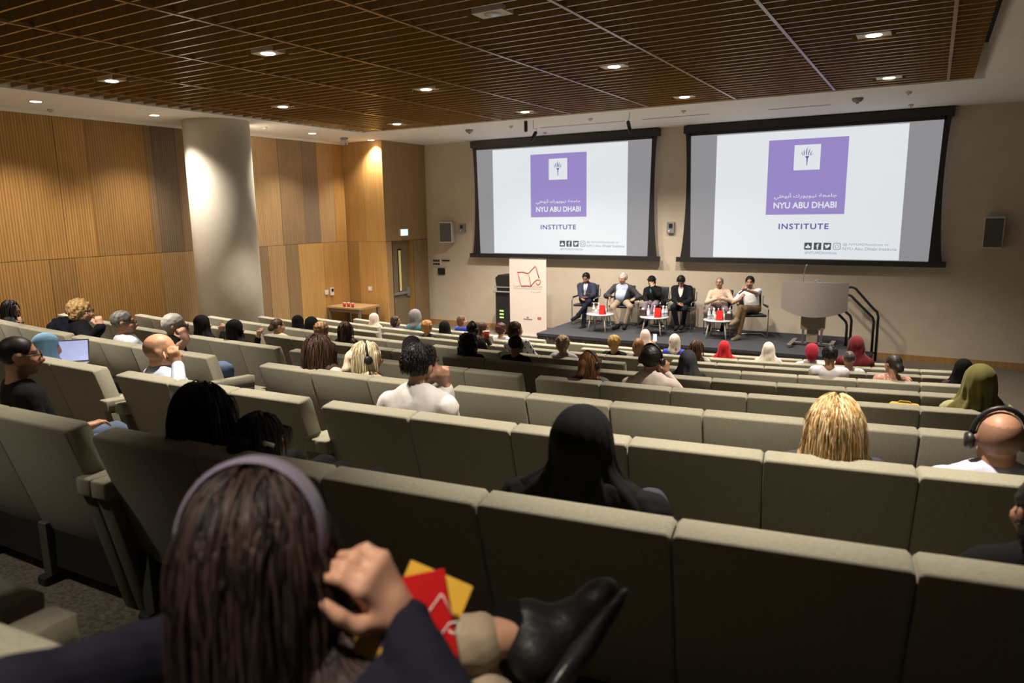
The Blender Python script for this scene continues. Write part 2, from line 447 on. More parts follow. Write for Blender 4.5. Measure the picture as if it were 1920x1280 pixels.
def screen(label, X0, X1, cx_img, w_img, logo_dx, logo_w):
    zt, zb = 3.10 + 1.80, 3.10 - 1.15
    t = thing('projection_screen', label, 'screen', ((X0 + X1) / 2, YW - .13, zb), group='projection screens on the front wall')
    hw = (X1 - X0) / 2
    def Q(name, x0, x1, z0, z1, d0, d1, m, par=t):
        b = MB(); b.box((x0, -d1, z0), (x1, -d0, z1)); return b.obj(name, m, par)
    H = zt - zb
    Q('casing', -hw - .06, hw + .06, H - .16, H, -.12, .05, M_black)
    Q('weight_bar', -hw - .16, hw + .14, -.04, .07, -.04, .045, M_black)
    # side-tensioned black border, slightly waisted
    for s_ in (-1, 1):
        n = 14; ptsz = [.07 + (H - .23) * i / n for i in range(n + 1)]
        outer = [s_ * (hw + .02 - .05 * math.sin(math.pi * min(1, i / n)) ** .7 + .05 * (1 - i / n) ** 3) for i in range(n + 1)]
        pts = [(o_, z) for o_, z in zip(outer, ptsz)] + [(s_ * (hw - .10 - .06 * (1 - (z - .07) / (H - .23))), z) for z in reversed(ptsz)]
        b = MB(); b.poly(pts, .01, 'y', -.012); b.obj('border', M_black, t)
    Q('top_border', -hw + .06, hw - .06, H - .22, H - .16, .0, .012, M_black)
    fab = Q('screen_fabric', -hw + .08, hw - .08, .07, H - .2, .0, .008, M_scr_s)
    img = Q('projected_image', cx_img - w_img / 2, cx_img + w_img / 2, .085, H - .245, .008, .012, M_scr_w)
    lw = logo_w; lh = lw * 1.0; lx = cx_img + logo_dx; lz = .085 + 1.68
    lg = Q('logo_square', lx - lw / 2, lx + lw / 2, lz - lh / 2, lz + lh / 2, .012, .015, M_scr_p, t)
    Q('emblem_ground', lx - lw * .165, lx + lw * .165, lz + lh * .09, lz + lh * .42, .015, .017, M_scr_w, lg)
    # torch: handle, cup and flame tongues
    e = MB(); ez = lz + lh * .27; ex = lx; s_ = lw
    e.poly([(ex - .008 * s_, ez - .02 * s_), (ex + .010 * s_, ez - .02 * s_), (ex + .003 * s_, ez - .125 * s_), (ex - .003 * s_, ez - .125 * s_)], .002, 'y', -.020)
    e.poly([(ex - .026 * s_, ez + .0 * s_), (ex + .026 * s_, ez + .0 * s_), (ex + .014 * s_, ez - .022 * s_), (ex - .014 * s_, ez - .022 * s_)], .002, 'y', -.020)
    for k, (bx, tx, tz, wd_) in enumerate([(-.045, -.062, .07, .010), (-.026, -.032, .095, .012), (-.004, .004, .125, .014), (.018, .040, .105, .013), (.040, .066, .075, .011), (.05, .078, .035, .008)]):
        p0 = (ex + bx * s_, ez + .008 * s_); p2 = (ex + tx * s_, ez + tz * s_); p1 = (ex + (bx * .4 + tx * .6 - .022) * s_, ez + tz * .5 * s_)
        L_ = []; R_ = []
        for i in range(7):
            u = i / 6; qx = (1 - u) ** 2 * p0[0] + 2 * u * (1 - u) * p1[0] + u * u * p2[0]; qz = (1 - u) ** 2 * p0[1] + 2 * u * (1 - u) * p1[1] + u * u * p2[1]
            w_ = wd_ * s_ * math.sin(math.pi * (.15 + .85 * u)) * .9
            L_.append((qx - w_ / 2, qz)); R_.append((qx + w_ / 2, qz))
        e.poly(L_ + R_[::-1], .002, 'y', -.020)
    e.obj('torch_emblem', M_scr_t, lg)
    def T(name, body, x, z, w, h, m, par, d=.0175, **k):
        me = text_fit(body, w, h, **k); o = link(name, me, par, m); o.location = (x, -d, z); return o
    T('arabic_lettering', AR_BIG, lx, lz - lh * .255, lw * .80, lw * .085, M_scr_w, lg, bold=.006)
    T('lettering', 'NYU ABU DHABI', lx, lz - lh * .375, lw * .80, lw * .085, M_scr_w, lg, bold=.022)
    T('institute_lettering', 'INSTITUTE', lx, lz - lh * .66, lw * .64, lw * .078, M_scr_t, t, bold=.02, space=1.15)
    # social-media marks
    iz = .085 + .26; ix = cx_img + w_img * .01; s2 = .145
    for k in range(4):
        x = lx + lw * .075 + k * .185
        if k < 3:
            r_ = MB(); r_.box((x - s2 / 2, -.016, iz - s2 / 2), (x + s2 / 2, -.012, iz + s2 / 2), .0); ic = r_.obj('social_icon', M_scr_d, t)
            g_ = MB()
            if k == 0: g_.poly([(x - .045, iz - .04), (x + .045, iz - .04), (x + .05, iz - .012), (x + .02, iz + .01), (x, iz + .045), (x - .02, iz + .01), (x - .05, iz - .012)], .002, 'y', -.019)
            elif k == 1:
                g_.poly([(x - .012, iz - .058), (x + .012, iz - .058), (x + .012, iz + .03), (x - .012, iz + .03)], .002, 'y', -.019)
                g_.poly([(x - .028, iz - .002), (x + .028, iz - .002), (x + .028, iz + .016), (x - .028, iz + .016)], .0021, 'y', -.0192)
                g_.poly([(x - .012, iz + .028), (x + .03, iz + .034), (x + .03, iz + .052), (x, iz + .05), (x - .012, iz + .038)], .0022, 'y', -.0194)
            else: g_.poly([(x - .05, iz - .035), (x + .01, iz - .038), (x + .045, iz + .0), (x + .052, iz + .036), (x + .02, iz + .044), (x, iz + .02), (x - .045, iz + .042), (x - .04, iz + .0), (x - .02, iz - .02)], .002, 'y', -.019)
            g_.obj('glyph', M_scr_w, ic)
        else:
            def rr(h, c_=.035, n=4):
                P = []
                for qx, qz, a0 in ((1, 1, 0), (-1, 1, 90), (-1, -1, 180), (1, -1, 270)):
                    for i in range(n + 1):
                        a = math.radians(a0 + 90 * i / n); P.append((x + qx * (h - c_) + c_ * math.cos(a), iz + qz * (h - c_) + c_ * math.sin(a)))
                return P
            r_ = MB(); r_.poly(rr(s2 / 2), .003, 'y', -.015); ic = r_.obj('social_icon', M_scr_l, t)
            r_ = MB(); r_.poly(rr(s2 / 2 - .014, .026), .002, 'y', -.0172); r_.obj('glyph', M_scr_w, ic)
            r_ = MB(); r_.tube([(x + .033 * math.cos(a), -.0178, iz + .033 * math.sin(a)) for a in np.linspace(0, 2 * math.pi, 17)], .006, 6); r_.obj('glyph', M_scr_l, ic)
    tx = lx + lw * .075 + 3 * .185 + .11
    wmax = cx_img + w_img / 2 - .05 - tx
    T('handle_lettering', '@ NYUADInstitute or', tx + wmax * .43, iz + .04, wmax * .86, .06, M_scr_l, t, d=.016)
    T('handle_lettering', 'NYU Abu Dhabi Institute', tx + wmax * .5, iz - .045, wmax, .06, M_scr_l, t, d=.016)
    T('hashtag_lettering', '#NYUADInstitute', lx + lw * .075 + .25, iz - .135, .62, .06, M_scr_l, t, d=.016)
    return t
# X ranges measured on the wall (Y = 16.3)
def wx_(px, py): return at_y(px, py, YW - .13)[0]
for lab, TL, TR, I0, I1, L0, L1 in (
        ('left projection screen showing a white slide with a purple square logo, above the roll-up banner', 889, 1229, (926, 400), (1176, 400), (996, 400), (1100, 400)),
        ('right projection screen showing a white slide with a purple square logo, above the lectern', 1285, 1771, (1340, 400), (1692, 400), (1436, 400), (1583, 400))):
    X0, X1 = wx_(TL, 350), wx_(TR, 350)
    i0, i1, a0, a1 = wx_(*I0), wx_(*I1), wx_(*L0), wx_(*L1)
    c = (X0 + X1) / 2; ci = (i0 + i1) / 2
    screen(lab, X0, X1, ci - c, i1 - i0, (a0 + a1) / 2 - ci, a1 - a0)

# ================================================================== STAGE
ZST = .41
M_stage = mat('stage_carpet_charcoal', (.028, .031, .042), rough=.95, noise=.35, nscale=50, bump=.5, bscale=300)
M_skirtc = mat('stage_skirt_fabric', (.075, .06, .068), rough=.9, noise=.2, nscale=15)
st = thing('stage', 'low charcoal carpeted stage with pleated dark skirt below the screens', 'stage', (0, 0, 0))
SXL, SXR, SYF = -7.55, -1.15, 13.95
b = MB(); b.poly([(SXL + .05, SYF), (SXR, SYF - .05), (SXR, YW - .03), (SXL, YW - .03)], .06, 'z', ZST - .06); b.obj('platform', M_stage, st)
# joints between stage modules
for x in (-5.5, -3.4): pass
pts = []
n = 240
for i in range(n + 1):
    x = SXL + .06 + (SXR - SXL - .1) * i / n
    pts.append((x, SYF + .02 + .012 * math.sin(i * 1.7) + .006 * math.sin(i * .53)))
v = [(x, y, .003) for x, y in pts] + [(x, y, ZST - .05) for x, y in pts]
b = MB(); b.add(v, [(i, i + 1, n + 2 + i, n + 1 + i) for i in range(n)], True); b.obj('skirt', M_skirtc, st)
b = MB(); b.box((SXL + .05, SYF + .1, 0), (SXL + .09, YW - .05, ZST - .06)); b.obj('side_panel', M_skirtc, st)
# steps at the stage's right end, descending along +x
b = MB(); b.box((SXR, 15.3, 0), (SXR + .30, 15.9, ZST * .5), .01); b.obj('step', M_stage, st)
M_rail = mat('black_rail_enamel', (.008, .008, .009), rough=.35, noise=.05, nscale=20)
def handrail(label, y, sx=0.0):
    t = thing('handrail', label, 'handrail', (0, y, 0), group='stage step handrails')
    X0, X1 = -1.42 + sx, -.82 + sx
    def bent(dz, dx, name):
        zt = 1.49 + dz
        P = [(X0 - .06 + dx, 0, zt - .22), (X0 - .06 + dx, 0, zt - .14), (X0 - .02 + dx, 0, zt - .03), (X0 + .09, 0, zt), (X0 + .17, 0, zt - .025), (X1 - .10 + dx, 0, zt - .42), (X1 - .03 + dx, 0, zt - .48), (X1 + dx, 0, zt - .58), (X1 + dx, 0, .0)]
        b = MB(); b.tube(P, .025, 10); b.obj(name, M_rail, t)
    bent(0, .02, 'top_rail'); 
    P = [(X0 + .0, 0, 1.34), (X0 + .1, 0, 1.31), (X1 - .14, 0, .95), (X1 - .08, 0, .89), (X1 - .055, 0, .81), (X1 - .055, 0, .02)]
    b = MB(); b.tube(P, .025, 10); b.obj('lower_rail', M_rail, t)
    b = MB(); b.tube([(X0, 0, .42), (X1, 0, .42)] if False else [(X0 + .2, 0, .17), (X1, 0, .17)], .018, 8); b.obj('bottom_rail', M_rail, t)
    return t
handrail('black bent-tube handrail of the stage steps, the taller-looking one against the wall', 15.98)
handrail('black bent-tube handrail of the stage steps, half hidden behind the lectern', 15.2, -.42)

# ================================================================== LECTERN
M_lect = mat('lectern_grey_laminate', (.19, .17, .165), rough=.55, noise=.05, nscale=40)
M_lwood = wood('lectern_column', (.22, .185, .135), (.27, .225, .165))
lp = at_z(1524, 645, ZST)
t = thing('lectern', 'grey curved-front lectern with gooseneck microphone near the stage steps', 'lectern', (-1.88, 14.95, ZST))
prof = []
hwid = .60
# curved shield: arc in plan, lower edge curved
v = []; f = []
n = 20
for i in range(n + 1):
    u = -1 + 2 * i / n
    x = u * hwid; y = -.30 + .22 * u * u
    zb = .60 + .13 * (abs(u) ** 2.2); zt = 1.27
    v += [(x, y, zb), (x, y, zt), (x, y + .025, zt), (x, y + .025, zb)]
for i in range(n):
    a = 4 * i
    for k in range(4): f.append((a + k, a + (k + 1) % 4, a + 4 + (k + 1) % 4, a + 4 + k))
f += [(0, 1, 2, 3), (4 * n + 3, 4 * n + 2, 4 * n + 1, 4 * n)]
b = MB(); b.add(v, f, False); b.obj('front_shield', M_lect, t)
b = MB(); b.poly([(-.58, -.06), (-.40, -.17), (0, -.27), (.40, -.17), (.58, -.06), (.52, .26), (-.52, .26)], .03, 'z', 1.20); b.obj('desk_top', M_lect, t)
b = MB(); b.box((-.21, -.12, .33), (.21, .14, 1.20), .01); b.obj('column', M_lwood, t)
b = MB(); b.box((-.10, -.06, .06), (.10, .10, .34), .01); b.obj('lower_column', M_lwood, t)
for s_ in (-1, 1):
    b = MB(); b.box((s_ * .17 - .02, -.05, .06), (s_ * .17 + .02, .08, .34), .004); b.obj('post', M_metal, t)
    b = MB(); b.box((s_ * .36 - .04, -.42, .01), (s_ * .36 + .04, .36, .07), .01); b.obj('foot', M_metal, t)
b = MB(); b.box((-.36, -.04, .015), (.36, .06, .06), .008); b.obj('foot_bar', M_metal, t)
b = MB(); b.tube([(-.22, .0, 1.23), (-.225, -.02, 1.35), (-.20, -.05, 1.48), (-.17, -.10, 1.56)], .007, 8); b.tube([(-.17, -.10, 1.56), (-.155, -.12, 1.595)], .013, 8); b.obj('gooseneck_microphone', M_grey, t)
b = MB(); b.tube([(-.02, 0, 1.23), (.0, 0, 1.28), (.06, 0, 1.30), (.13, .02, 1.23)], .014, 8); b.box((.02, -.03, 1.23), (.12, .05, 1.26), .005); b.obj('reading_lamp', M_grey, t)
b = MB(); b.tube([(.23, -.1, .9), (.26, -.1, .8), (.25, -.1, .68), (.20, -.1, .55), (.19, -.1, .40)], .009, 6); b.obj('cable', M_grey, t)

# ================================================================== BANNER + RACK
M_ban = mat('banner_vinyl', (.62, .56, .53), rough=.6, noise=.02, nscale=6)
M_bred = mat('banner_red_print', (.42, .10, .07), rough=.6, noise=.05, nscale=20)
M_bgrey = mat('banner_grey_print', (.23, .20, .20), rough=.6, noise=.05, nscale=20)
b0 = at_y(955, 484, 15.3); b1 = at_y(1024, 486, 15.3)
t = thing('roll_up_banner', 'tall white roll-up banner with a red open-book outline beside the stage', 'banner', ((b0[0] + b1[0]) / 2, 15.3, 0), .0)
bw = b1[0] - b0[0]; bh = b0[2]
b = MB(); b.box((-bw / 2, -.004, .07), (bw / 2, .004, bh)); b.obj('banner_sheet', M_ban, t)
b = MB(); b.box((-bw / 2 - .02, -.06, 0), (bw / 2 + .02, .08, .07), .01); b.obj('base', M_metal, t)
b = MB(); b.tube([(0, .03, .07), (0, .03, bh + .02)], .01, 8); b.obj('pole', M_metal, t)
b = MB(); b.box((-bw / 2, -.01, bh - .01), (bw / 2, .01, bh + .015), .003); b.obj('top_rail', M_metal, t)
def book_outline(m, cx, cz, s, y, r, par, name='book_outline'):
    P = lambda u, w: (cx + u * s, y, cz + w * s)
    b = MB()
    b.tube([P(-.5, .18), P(-.25, .20), P(-.03, .15), P(.02, .16), P(.2, .33), P(.34, .46), P(.37, .40), P(.50, -.02)], r, 6)
    b.tube([P(-.5, .18), P(-.42, -.10), P(-.34, -.38), P(-.10, -.36), P(.12, -.37), P(.28, -.2), P(.40, -.10), P(.54, -.10), P(.58, -.18), P(.52, -.28), P(.42, -.30), P(.36, -.22)], r, 6)
    b.tube([P(.0, .15), P(.05, -.05), P(.12, -.37)], r * .8, 6)
    return b.obj(name, m, par)
book_outline(M_bred, 0.02, bh * .775, bw * .58, -.006, .011, t)
def T2(name, body, x, z, w, h, m, par, y=-.006, **k):
    o = link(name, text_fit(body, w, h, **k), par, m); o.location = (x, y, z); return o
AR2 = '\uFE94\uFEF4\uFE91\uFEAE\uFECC\uFEDF\u0627 \uFE94\uFEF3\u0627\u0648\uFEAE\uFEDF\u0627 \u0629\uFEAA\uFE8B\uFE8E\uFE9F'
AR2 = '\uFE94\uFEF4\uFE91\uFEAE\uFECC\uFEDF\u0627 \uFE94\uFEF3\u0627\u0648\uFEAE\uFEE0\uFEDF \uFE94\uFEF4\uFEE4\uFEDF\uFE8E\uFECC\uFEDF\u0627 \u0629\uFEB0\uFE8B\uFE8E\uFEA0\uFEDF\u0627'
T2('arabic_lettering', AR2, .0, bh * .655, bw * .78, .055, M_bgrey, t, bold=.004)
T2('small_lettering', 'International Prize for Arabic Fiction', .0, bh * .628, bw * .78, .03, M_bgrey, t)
T2('small_lettering', '\uFE94\uFEF4\uFE91\uFEAE\uFECC\uFEDF\u0627', bw * .22, bh * .59, bw * .28, .04, M_bgrey, t)
b = MB(); b.box((bw * .26, -.007, bh * .245), (bw * .36, -.004, bh * .28)); b.obj('sponsor_mark', M_bred, t)
b = MB(); b.box((-bw * .12, -.007, bh * .235), (bw * .12, -.004, bh * .25)); b.box((-bw * .04, -.007, bh * .255), (bw * .02, -.004, bh * .275)); b.obj('sponsor_mark', M_bgrey, t)

rk = at_y(946, 590, 15.75)
t = thing('equipment_rack', 'black audio equipment rack with green lights half hidden behind the banner', 'equipment rack', (rk[0] + .14, 15.8, 0))
b = MB(); b.box((-.28, -.25, .04), (.28, .25, 1.08), .01); b.obj('cabinet', M_black, t)
b = MB(); b.box((-.33, -.3, 1.08), (.33, .3, 1.11), .005); b.obj('shelf', M_grey, t)
b = MB(); b.poly([(-.25, 1.11), (.3, 1.11), (.3, 1.52), (-.2, 1.52), (-.3, 1.44)], .45, 'y', -.22); b.obj('mixer_case', M_black, t)
b = MB(); b.box((-.3, -.26, 1.20), (.3, -.25, 1.23)); b.obj('trim_strip', M_grey, t)
M_led = mat('green_led', (.35, .9, .15), rough=.4, noise=.02, emis=2.0)
for i in range(3):
    b = MB(); b.box((-.16, -.256, .42 + i * .085), (-.05, -.249, .45 + i * .085)); b.obj('indicator_light', M_led, t)

# ================================================================== WALL FITTINGS
def wspeaker(label, px0, px1, tilt):
    a = at_y(*px0, YW - .2); c = at_y(*px1, YW - .2)
    t = thing('wall_speaker', label, 'loudspeaker', ((a[0] + c[0]) / 2, YW - .02, c[2]), tilt, group='wall loudspeakers')
    w = abs(c[0] - a[0]) / 2; h = a[2] - c[2]
    b = MB(); b.box((-w, -.28, 0), (w, -.05, h), .015); b.obj('cabinet', mat('speaker_white', (.52, .50, .46), rough=.5, noise=.03), t)
    b = MB(); b.box((-w + .02, -.287, .03), (w - .02, -.279, h - .03), .004); b.obj('grille', mat('speaker_grille', (.075, .078, .075), rough=.7, noise=.3, nscale=300), t)
    b = MB(); b.box((-.04, -.06, h * .4), (.04, .018, h * .6), .005); b.obj('bracket', M_grey, t)
wspeaker('white wall loudspeaker with grey grille left of the left screen', (824, 416), (846, 455), .25)
wspeaker('white wall loudspeaker with dark grille at the right edge beyond the right screen', (1849, 406), (1882, 466), -.1)
def plate(name, label, cat, p0, p1, d=.06, m=M_grey, dark=True, group=None, wall=YW):
    a = at_y(*p0, wall - .02); c = at_y(*p1, wall - .02)
    x0, x1 = min(a[0], c[0]), max(a[0], c[0]); z0, z1 = min(a[2], c[2]), max(a[2], c[2])
    t = thing(name, label, cat, ((x0 + x1) / 2, wall, z0), group=group); w = (x1 - x0) / 2; h = z1 - z0
    b = MB(); b.box((-w, -d, 0), (w, 0, h), .006); b.obj('body', m, t)
    if dark:
        b = MB(); b.box((-w * .45, -d - .006, h * .45), (w * .55, -d, h * .85), .002); b.obj('lens_window', M_black, t)
        b = MB(); b.box((-w * .6, -d - .004, h * .12), (-w * .2, -d, h * .3), .001); b.obj('indicator', M_trimw, t)
    return t
plate('control_box', 'small grey wall box between the wall loudspeaker and the left screen', 'control box', (862, 419), (873, 436), .08, group='sensor boxes beside the screens')
plate('control_box', 'small grey wall box between the two projection screens', 'control box', (1252, 416), (1265, 437), .08, group='sensor boxes beside the screens')
t = plate('switch_panel', 'row of dark light switches on the wall right of the exit door', 'switch panel', (811, 487), (826, 499), .02, M_trimw, False)
for i in range(3):
    for j in range(2):
        b = MB(); b.box((-.115 + i * .08, -.026, .03 + j * .09), (-.05 + i * .08, -.02, .09 + j * .09)); b.obj('switch', M_black, t)
plate('thermostat', 'slim dark wall plate with white label beside the light switches', 'wall plate', (828, 487), (843, 490), .02, M_black, False)
plate('touch_panel', 'square black touch panel on the wall below the light switches', 'touch panel', (821, 502), (834, 515), .03, M_black, False)
# exit sign on the door wall
e0 = at_x(750, 429, XD + .04); e1 = at_x(765, 442, XD + .04)
t = thing('exit_sign', 'small lit white and green exit sign above the exit door', 'exit sign', (XD, (e0[1] + e1[1]) / 2, e1[2]))
hw_ = abs(e1[1] - e0[1]) / 2; hh = e0[2] - e1[2]
b = MB(); b.box((0, -hw_, 0), (.05, hw_, hh), .005); b.obj('housing', M_trimw, t)
b = MB(); b.box((.05, -hw_ + .015, .015), (.054, hw_ - .015, hh - .015)); b.obj('lit_face', mat('exit_face', (.66, .93, .88), rough=.4, noise=.02, emis=1.1), t)
# small wall switches on timber
for nm, lab, px, py, wall in (('phone_socket', 'white switch with a black sensor on the timber wall right of the column', 617, 547, 'x'), ('wall_switch', 'small white switch on the timber return wall above the side table', 694, 541, 'y')):
    p = at_x(px, py, XL + .04) if wall == 'x' else at_y(px, py, YR)
    t = thing(nm, lab, 'switch', tuple(p))
    if wall == 'x':
        b = MB(); b.box((0, -.16, -.06), (.02, -.04, .06), .003); b.obj('plate', M_trimw, t)
        b = MB(); b.box((0, .02, -.10), (.05, .14, .10), .006); b.obj('sensor', M_trimw, t)
        b = MB(); b.box((.05, .04, .0), (.056, .12, .08), .002); b.obj('sensor_window', M_black, t)
    else:
        b = MB(); b.box((-.06, -.015, -.06), (.06, 0, .06), .003); b.obj('plate', M_trimw, t)
        b = MB(); b.box((-.02, -.02, -.03), (.02, -.015, .03), .002); b.obj('rocker', M_white, t)
# ceiling bits on the white soffit
def ceil_px(x, y): return at_z(x, y, ZC)
for k, (x, y) in enumerate([(880, 243), (1608, 184), (958, 236), (1022, 248), (1107, 222), (1282, 207), (1704, 172), (1708, 196), (94, 205), (497, 238)]):
    p = ceil_px(x, y)
    big = k in (0, 1)
    t = thing('sprinkler', ['smoke detector hanging on the white soffit left of the left screen', 'smoke detector hanging on the white soffit above the right screen'][k] if big else 'small round fitting on the white soffit, %s' % ['', '', 'left of the hanging microphones', 'above the left screen', 'over the middle of the left screen', 'over the gap between the screens', 'over the right end of the right screen', 'at the top right corner of the right screen', 'near the left edge above the timber wall', 'right of the column'][k], 'ceiling fitting', tuple(p), group='fittings in the white soffit')
    b = MB()
    r_ = .09 if big else .045
    b.lathe([(r_, 0), (r_, -.03), (r_ * .7, -.06 if big else -.035), (r_ * .3, -.075 if big else -.04)], n=16); b.obj('body', M_trimw if not big else M_grey, t)
    b = MB(); b.lathe([(r_ * .28, -.036), (r_ * .28, -.09 if big else -.05)], n=10); b.obj('sensor', M_grey, t)
    if k in (2, 4, 5): add_spot(t, LIGHT_W * (1.25, 0, .8, .8)[k - 2], size=2.3, blend=.8, rad=.05, z=-.10)  # wash spots added under these fittings to brighten front wall and stage
for (x0, y0, x1, y1, lab) in ((1015, 240, 1170, 226, 'dark linear air slot in the soffit above the left screen'), (1205, 224, 1330, 213, 'dark linear air slot in the soffit above the gap between the screens'), (1440, 205, 1560, 196, 'faint linear air slot in the soffit above the right screen')):
    p = ceil_px(x0, y0); q = ceil_px(x1, y1)
    t = thing('air_slot', lab, 'air vent', ((p[0] + q[0]) / 2, (p[1] + q[1]) / 2, ZC)); L_ = abs(q[0] - p[0]) / 2
    b = MB(); b.box((-L_, -.03, -.004), (L_, .03, .0)); b.obj('frame', M_trimw, t)
    b = MB(); b.box((-L_ + .02, -.014, -.006), (L_ - .02, .014, -.003)); b.obj('slot', M_dark, t)
p = ceil_px(645, 258)
t = thing('ceiling_camera', 'small dark ceiling camera with three white prongs in front of the timber corner', 'camera', tuple(p))
b = MB(); b.lathe([(.09, 0), (.10, -.03), (.06, -.06)], n=16); b.obj('dome', M_grey, t)
b = MB()
for dx in (-.09, 0, .09): b.box((dx - .012, -.012, -.17), (dx + .012, .012, -.05))
b.obj('prong', M_trimw, t)
# hanging microphones
for k, (x, y, lab, tl) in enumerate(((986, 236, 'black hanging microphone, leftmost of the three, pointing straight down', 0), (1000, 256, 'black hanging microphone tilted on its hook, middle one of the three', .6), (1180, 238, 'black hanging microphone above the right end of the left screen', -.25))):
    p = at_y(x, y, 13.35)
    t = thing('hanging_microphone', lab, 'microphone', tuple(p), group='microphones hanging from the ceiling')
    b = MB(); dx = math.sin(tl) * .12; dz = math.cos(tl) * .12
    b.tube([(dx, 0, dz), (dx * .9, 0, dz * .85), (-dx * .7, 0, -dz * .8), (-dx, 0, -dz)], [.02, .036, .036, .026], 10); b.obj('capsule', M_black, t)
    b = MB(); b.tube([(dx, 0, dz), (dx + .02, 0, dz + .05), (0, 0, dz + .06), (0, 0, ZC - p[2] + .02)], .005, 5); b.obj('wire', M_black, t)
# ================================================================== AUDITORIUM SEATS
M_seat = mat('seat_fabric_sage', (.285, .272, .20), rough=.85, noise=.10, nscale=90, bump=.35, bscale=900, sheen=.15)
M_under = mat('seat_underside_black', (.012, .012, .011), rough=.7, noise=.1, nscale=20)
M_leg = mat('seat_leg_grey', (.075, .08, .06), rough=.6, noise=.1, nscale=20)
PITCH_S = .56
def rounded(pts, r=.02, n=3):
    out = []; m = len(pts)
    for i in range(m):
        p = Vector(pts[i]); a = Vector(pts[i - 1]); c = Vector(pts[(i + 1) % m])
        d1 = (a - p); d2 = (c - p); rr = min(r, d1.length * .45, d2.length * .45)
        p1 = p + d1.normalized() * rr; p2 = p + d2.normalized() * rr
        for k in range(n + 1):
            t = k / n; out.append(tuple((1 - t) ** 2 * p1 + 2 * t * (1 - t) * p + t * t * p2))
    return out
# local frame of a seat: origin on the tier below the back-top line, +y towards the stage
def seat_meshes(w):
    h = w / 2 - .003
    back = MB(); back.prism(rounded([(-.005, HB - .012), (.10, HB), (.275, .235), (.17, .25)], .014, 2), -h, h, .012, True)
    cush = MB(); cush.prism(rounded([(.20, .33), (.62, .36), (.64, .46), (.22, .43)], .035, 3), -h + .03, h - .03, .015, True)
    und = MB(); und.prism([(.16, .08), (.5, .30), (.5, .335), (.17, .31)], -h + .05, h - .05, 0)
    leg = MB(); leg.box((-h + .002, .135, .0), (-h + .062, .20, .30), .004)
    base = MB(); base.box((-h + .002, .10, 0), (-h + .066, .44, .045), .006)
    out = []
    for nm, b, m in (('backrest', back, M_seat), ('seat_cushion', cush, M_seat), ('underframe', und, M_under), ('leg', leg, M_leg), ('leg_base', base, M_under)):
        me = b.mesh(nm); me.materials.append(m); out.append((nm, me))
    return out
SEATM = {}
def end_panel_meshes():
    p = MB(); p.prism(rounded([(.03, .60), (.415, .575), (.36, .0), (.16, .0)], .012, 2), -.040, .040, .006, True)
    a = MB(); a.prism(rounded([(.02, .57), (.42, .53), (.42, .625), (.02, .645)], .010, 2), -.044, .044, .007, True)
    pm = p.mesh('end_panel'); pm.materials.append(mat('end_panel_shaded_sage', (.13, .125, .088), rough=.85, noise=.1, nscale=60)); am = a.mesh('armrest'); am.materials.append(M_seat)  # panel is a darker copy of the sage fabric, side shading put into its colour
    return pm, am
EPM, ARM = end_panel_meshes()
# blocks of each row (arc length from the hall's middle); gaps are where two armrests meet
BLOCKS = {
    -1: [(2.50, -2), (2.96, 4)],
    0: [(1.61, -9), (1.77, 6)],
    1: [(-.24, -8), (0.0, 3), (1.77, 6)],
    2: [(-3.1, -5), (-2.95, 4), (-.06, 3), (1.77, 6)],
    3: [(-1.27, -9), (-1.05, 5), (1.77, 6)],
    4: [(-3.1, -6), (-2.95, 5), (0.0, 3), (1.77, 6)],
    5: [(-1.27, -9), (-1.05, 5), (1.77, 6)],
    6: [(-3.14, -6), (-3.02, 8), (1.78, 6)],
    7: [(-4.28, -4), (-4.18, 7), (0.0, 3), (1.77, 6)],
    8: [(-1.28, -9), (-1.05, 3), (.77, 6)],
}
ordn = ['first', 'second', 'third', 'fourth', 'fifth', 'sixth', 'seventh', 'eighth', 'ninth', 'tenth', 'eleventh', 'twelfth', 'thirteenth', 'fourteenth', 'fifteenth', 'sixteenth', 'seventeenth', 'eighteenth', 'nineteenth', 'twentieth', 'twenty-first', 'twenty-second', 'twenty-third', 'twenty-fourth', 'twenty-fifth']
def build_seats():
    for r, blocks in BLOCKS.items():
        seats = []
        for s0, n in blocks:
            if n < 0:
                nn = -n; st_ = s0 - nn * PITCH_S; w = PITCH_S
            else:
                nn = n; st_ = s0
                nxt = [b for b in blocks if b[0] > s0]
                w = PITCH_S
                if nxt:
                    e = min(b[0] if b[1] > 0 else b[0] + b[1] * PITCH_S for b in nxt)
                    if st_ + nn * w > e - .12: w = (e - .15 - st_) / nn
            for i in range(nn):
                seats.append((st_ + (i + .5) * w, w, i == 0, i == nn - 1))
        seats.sort(key=lambda q: -q[0])
        vis = []
        for q in seats:
            p, a = row_pt(r, q[0])
            if p[0] < -11.6: continue
            u = proj((p[0], p[1] + .1, p[2])); 
            if u[2] < .2 or u[0] < -260 or u[0] > 2500: 
                if r >= 0: continue
            vis.append((q, p, a))
        for i, ((s, w, first, last), p, a) in enumerate(vis):
            k = round(w, 3)
            if k not in SEATM: SEATM[k] = seat_meshes(k)
            rn = 'back row by the camera' if r < 0 else '%s row from the stage' % ordn[8 - r]
            t = thing('auditorium_seat', 'sage green upholstered auditorium seat, %s, %s from its right end' % (rn, ordn[min(i, 24)]), 'seat',
                      (p[0], p[1], row_top(r) - HB), a, group='sage green auditorium seats')
            for nm, me in SEATM[k]: link(nm, me, t)
            for flag, sd in ((first, -1), (last, 1)):
                if flag:
                    o = link('end_panel', EPM, t); o.location = (sd * (w / 2 + .033), 0, 0)
                    o = link('armrest', ARM, t); o.location = (sd * (w / 2 + .033), 0, 0)
build_seats()

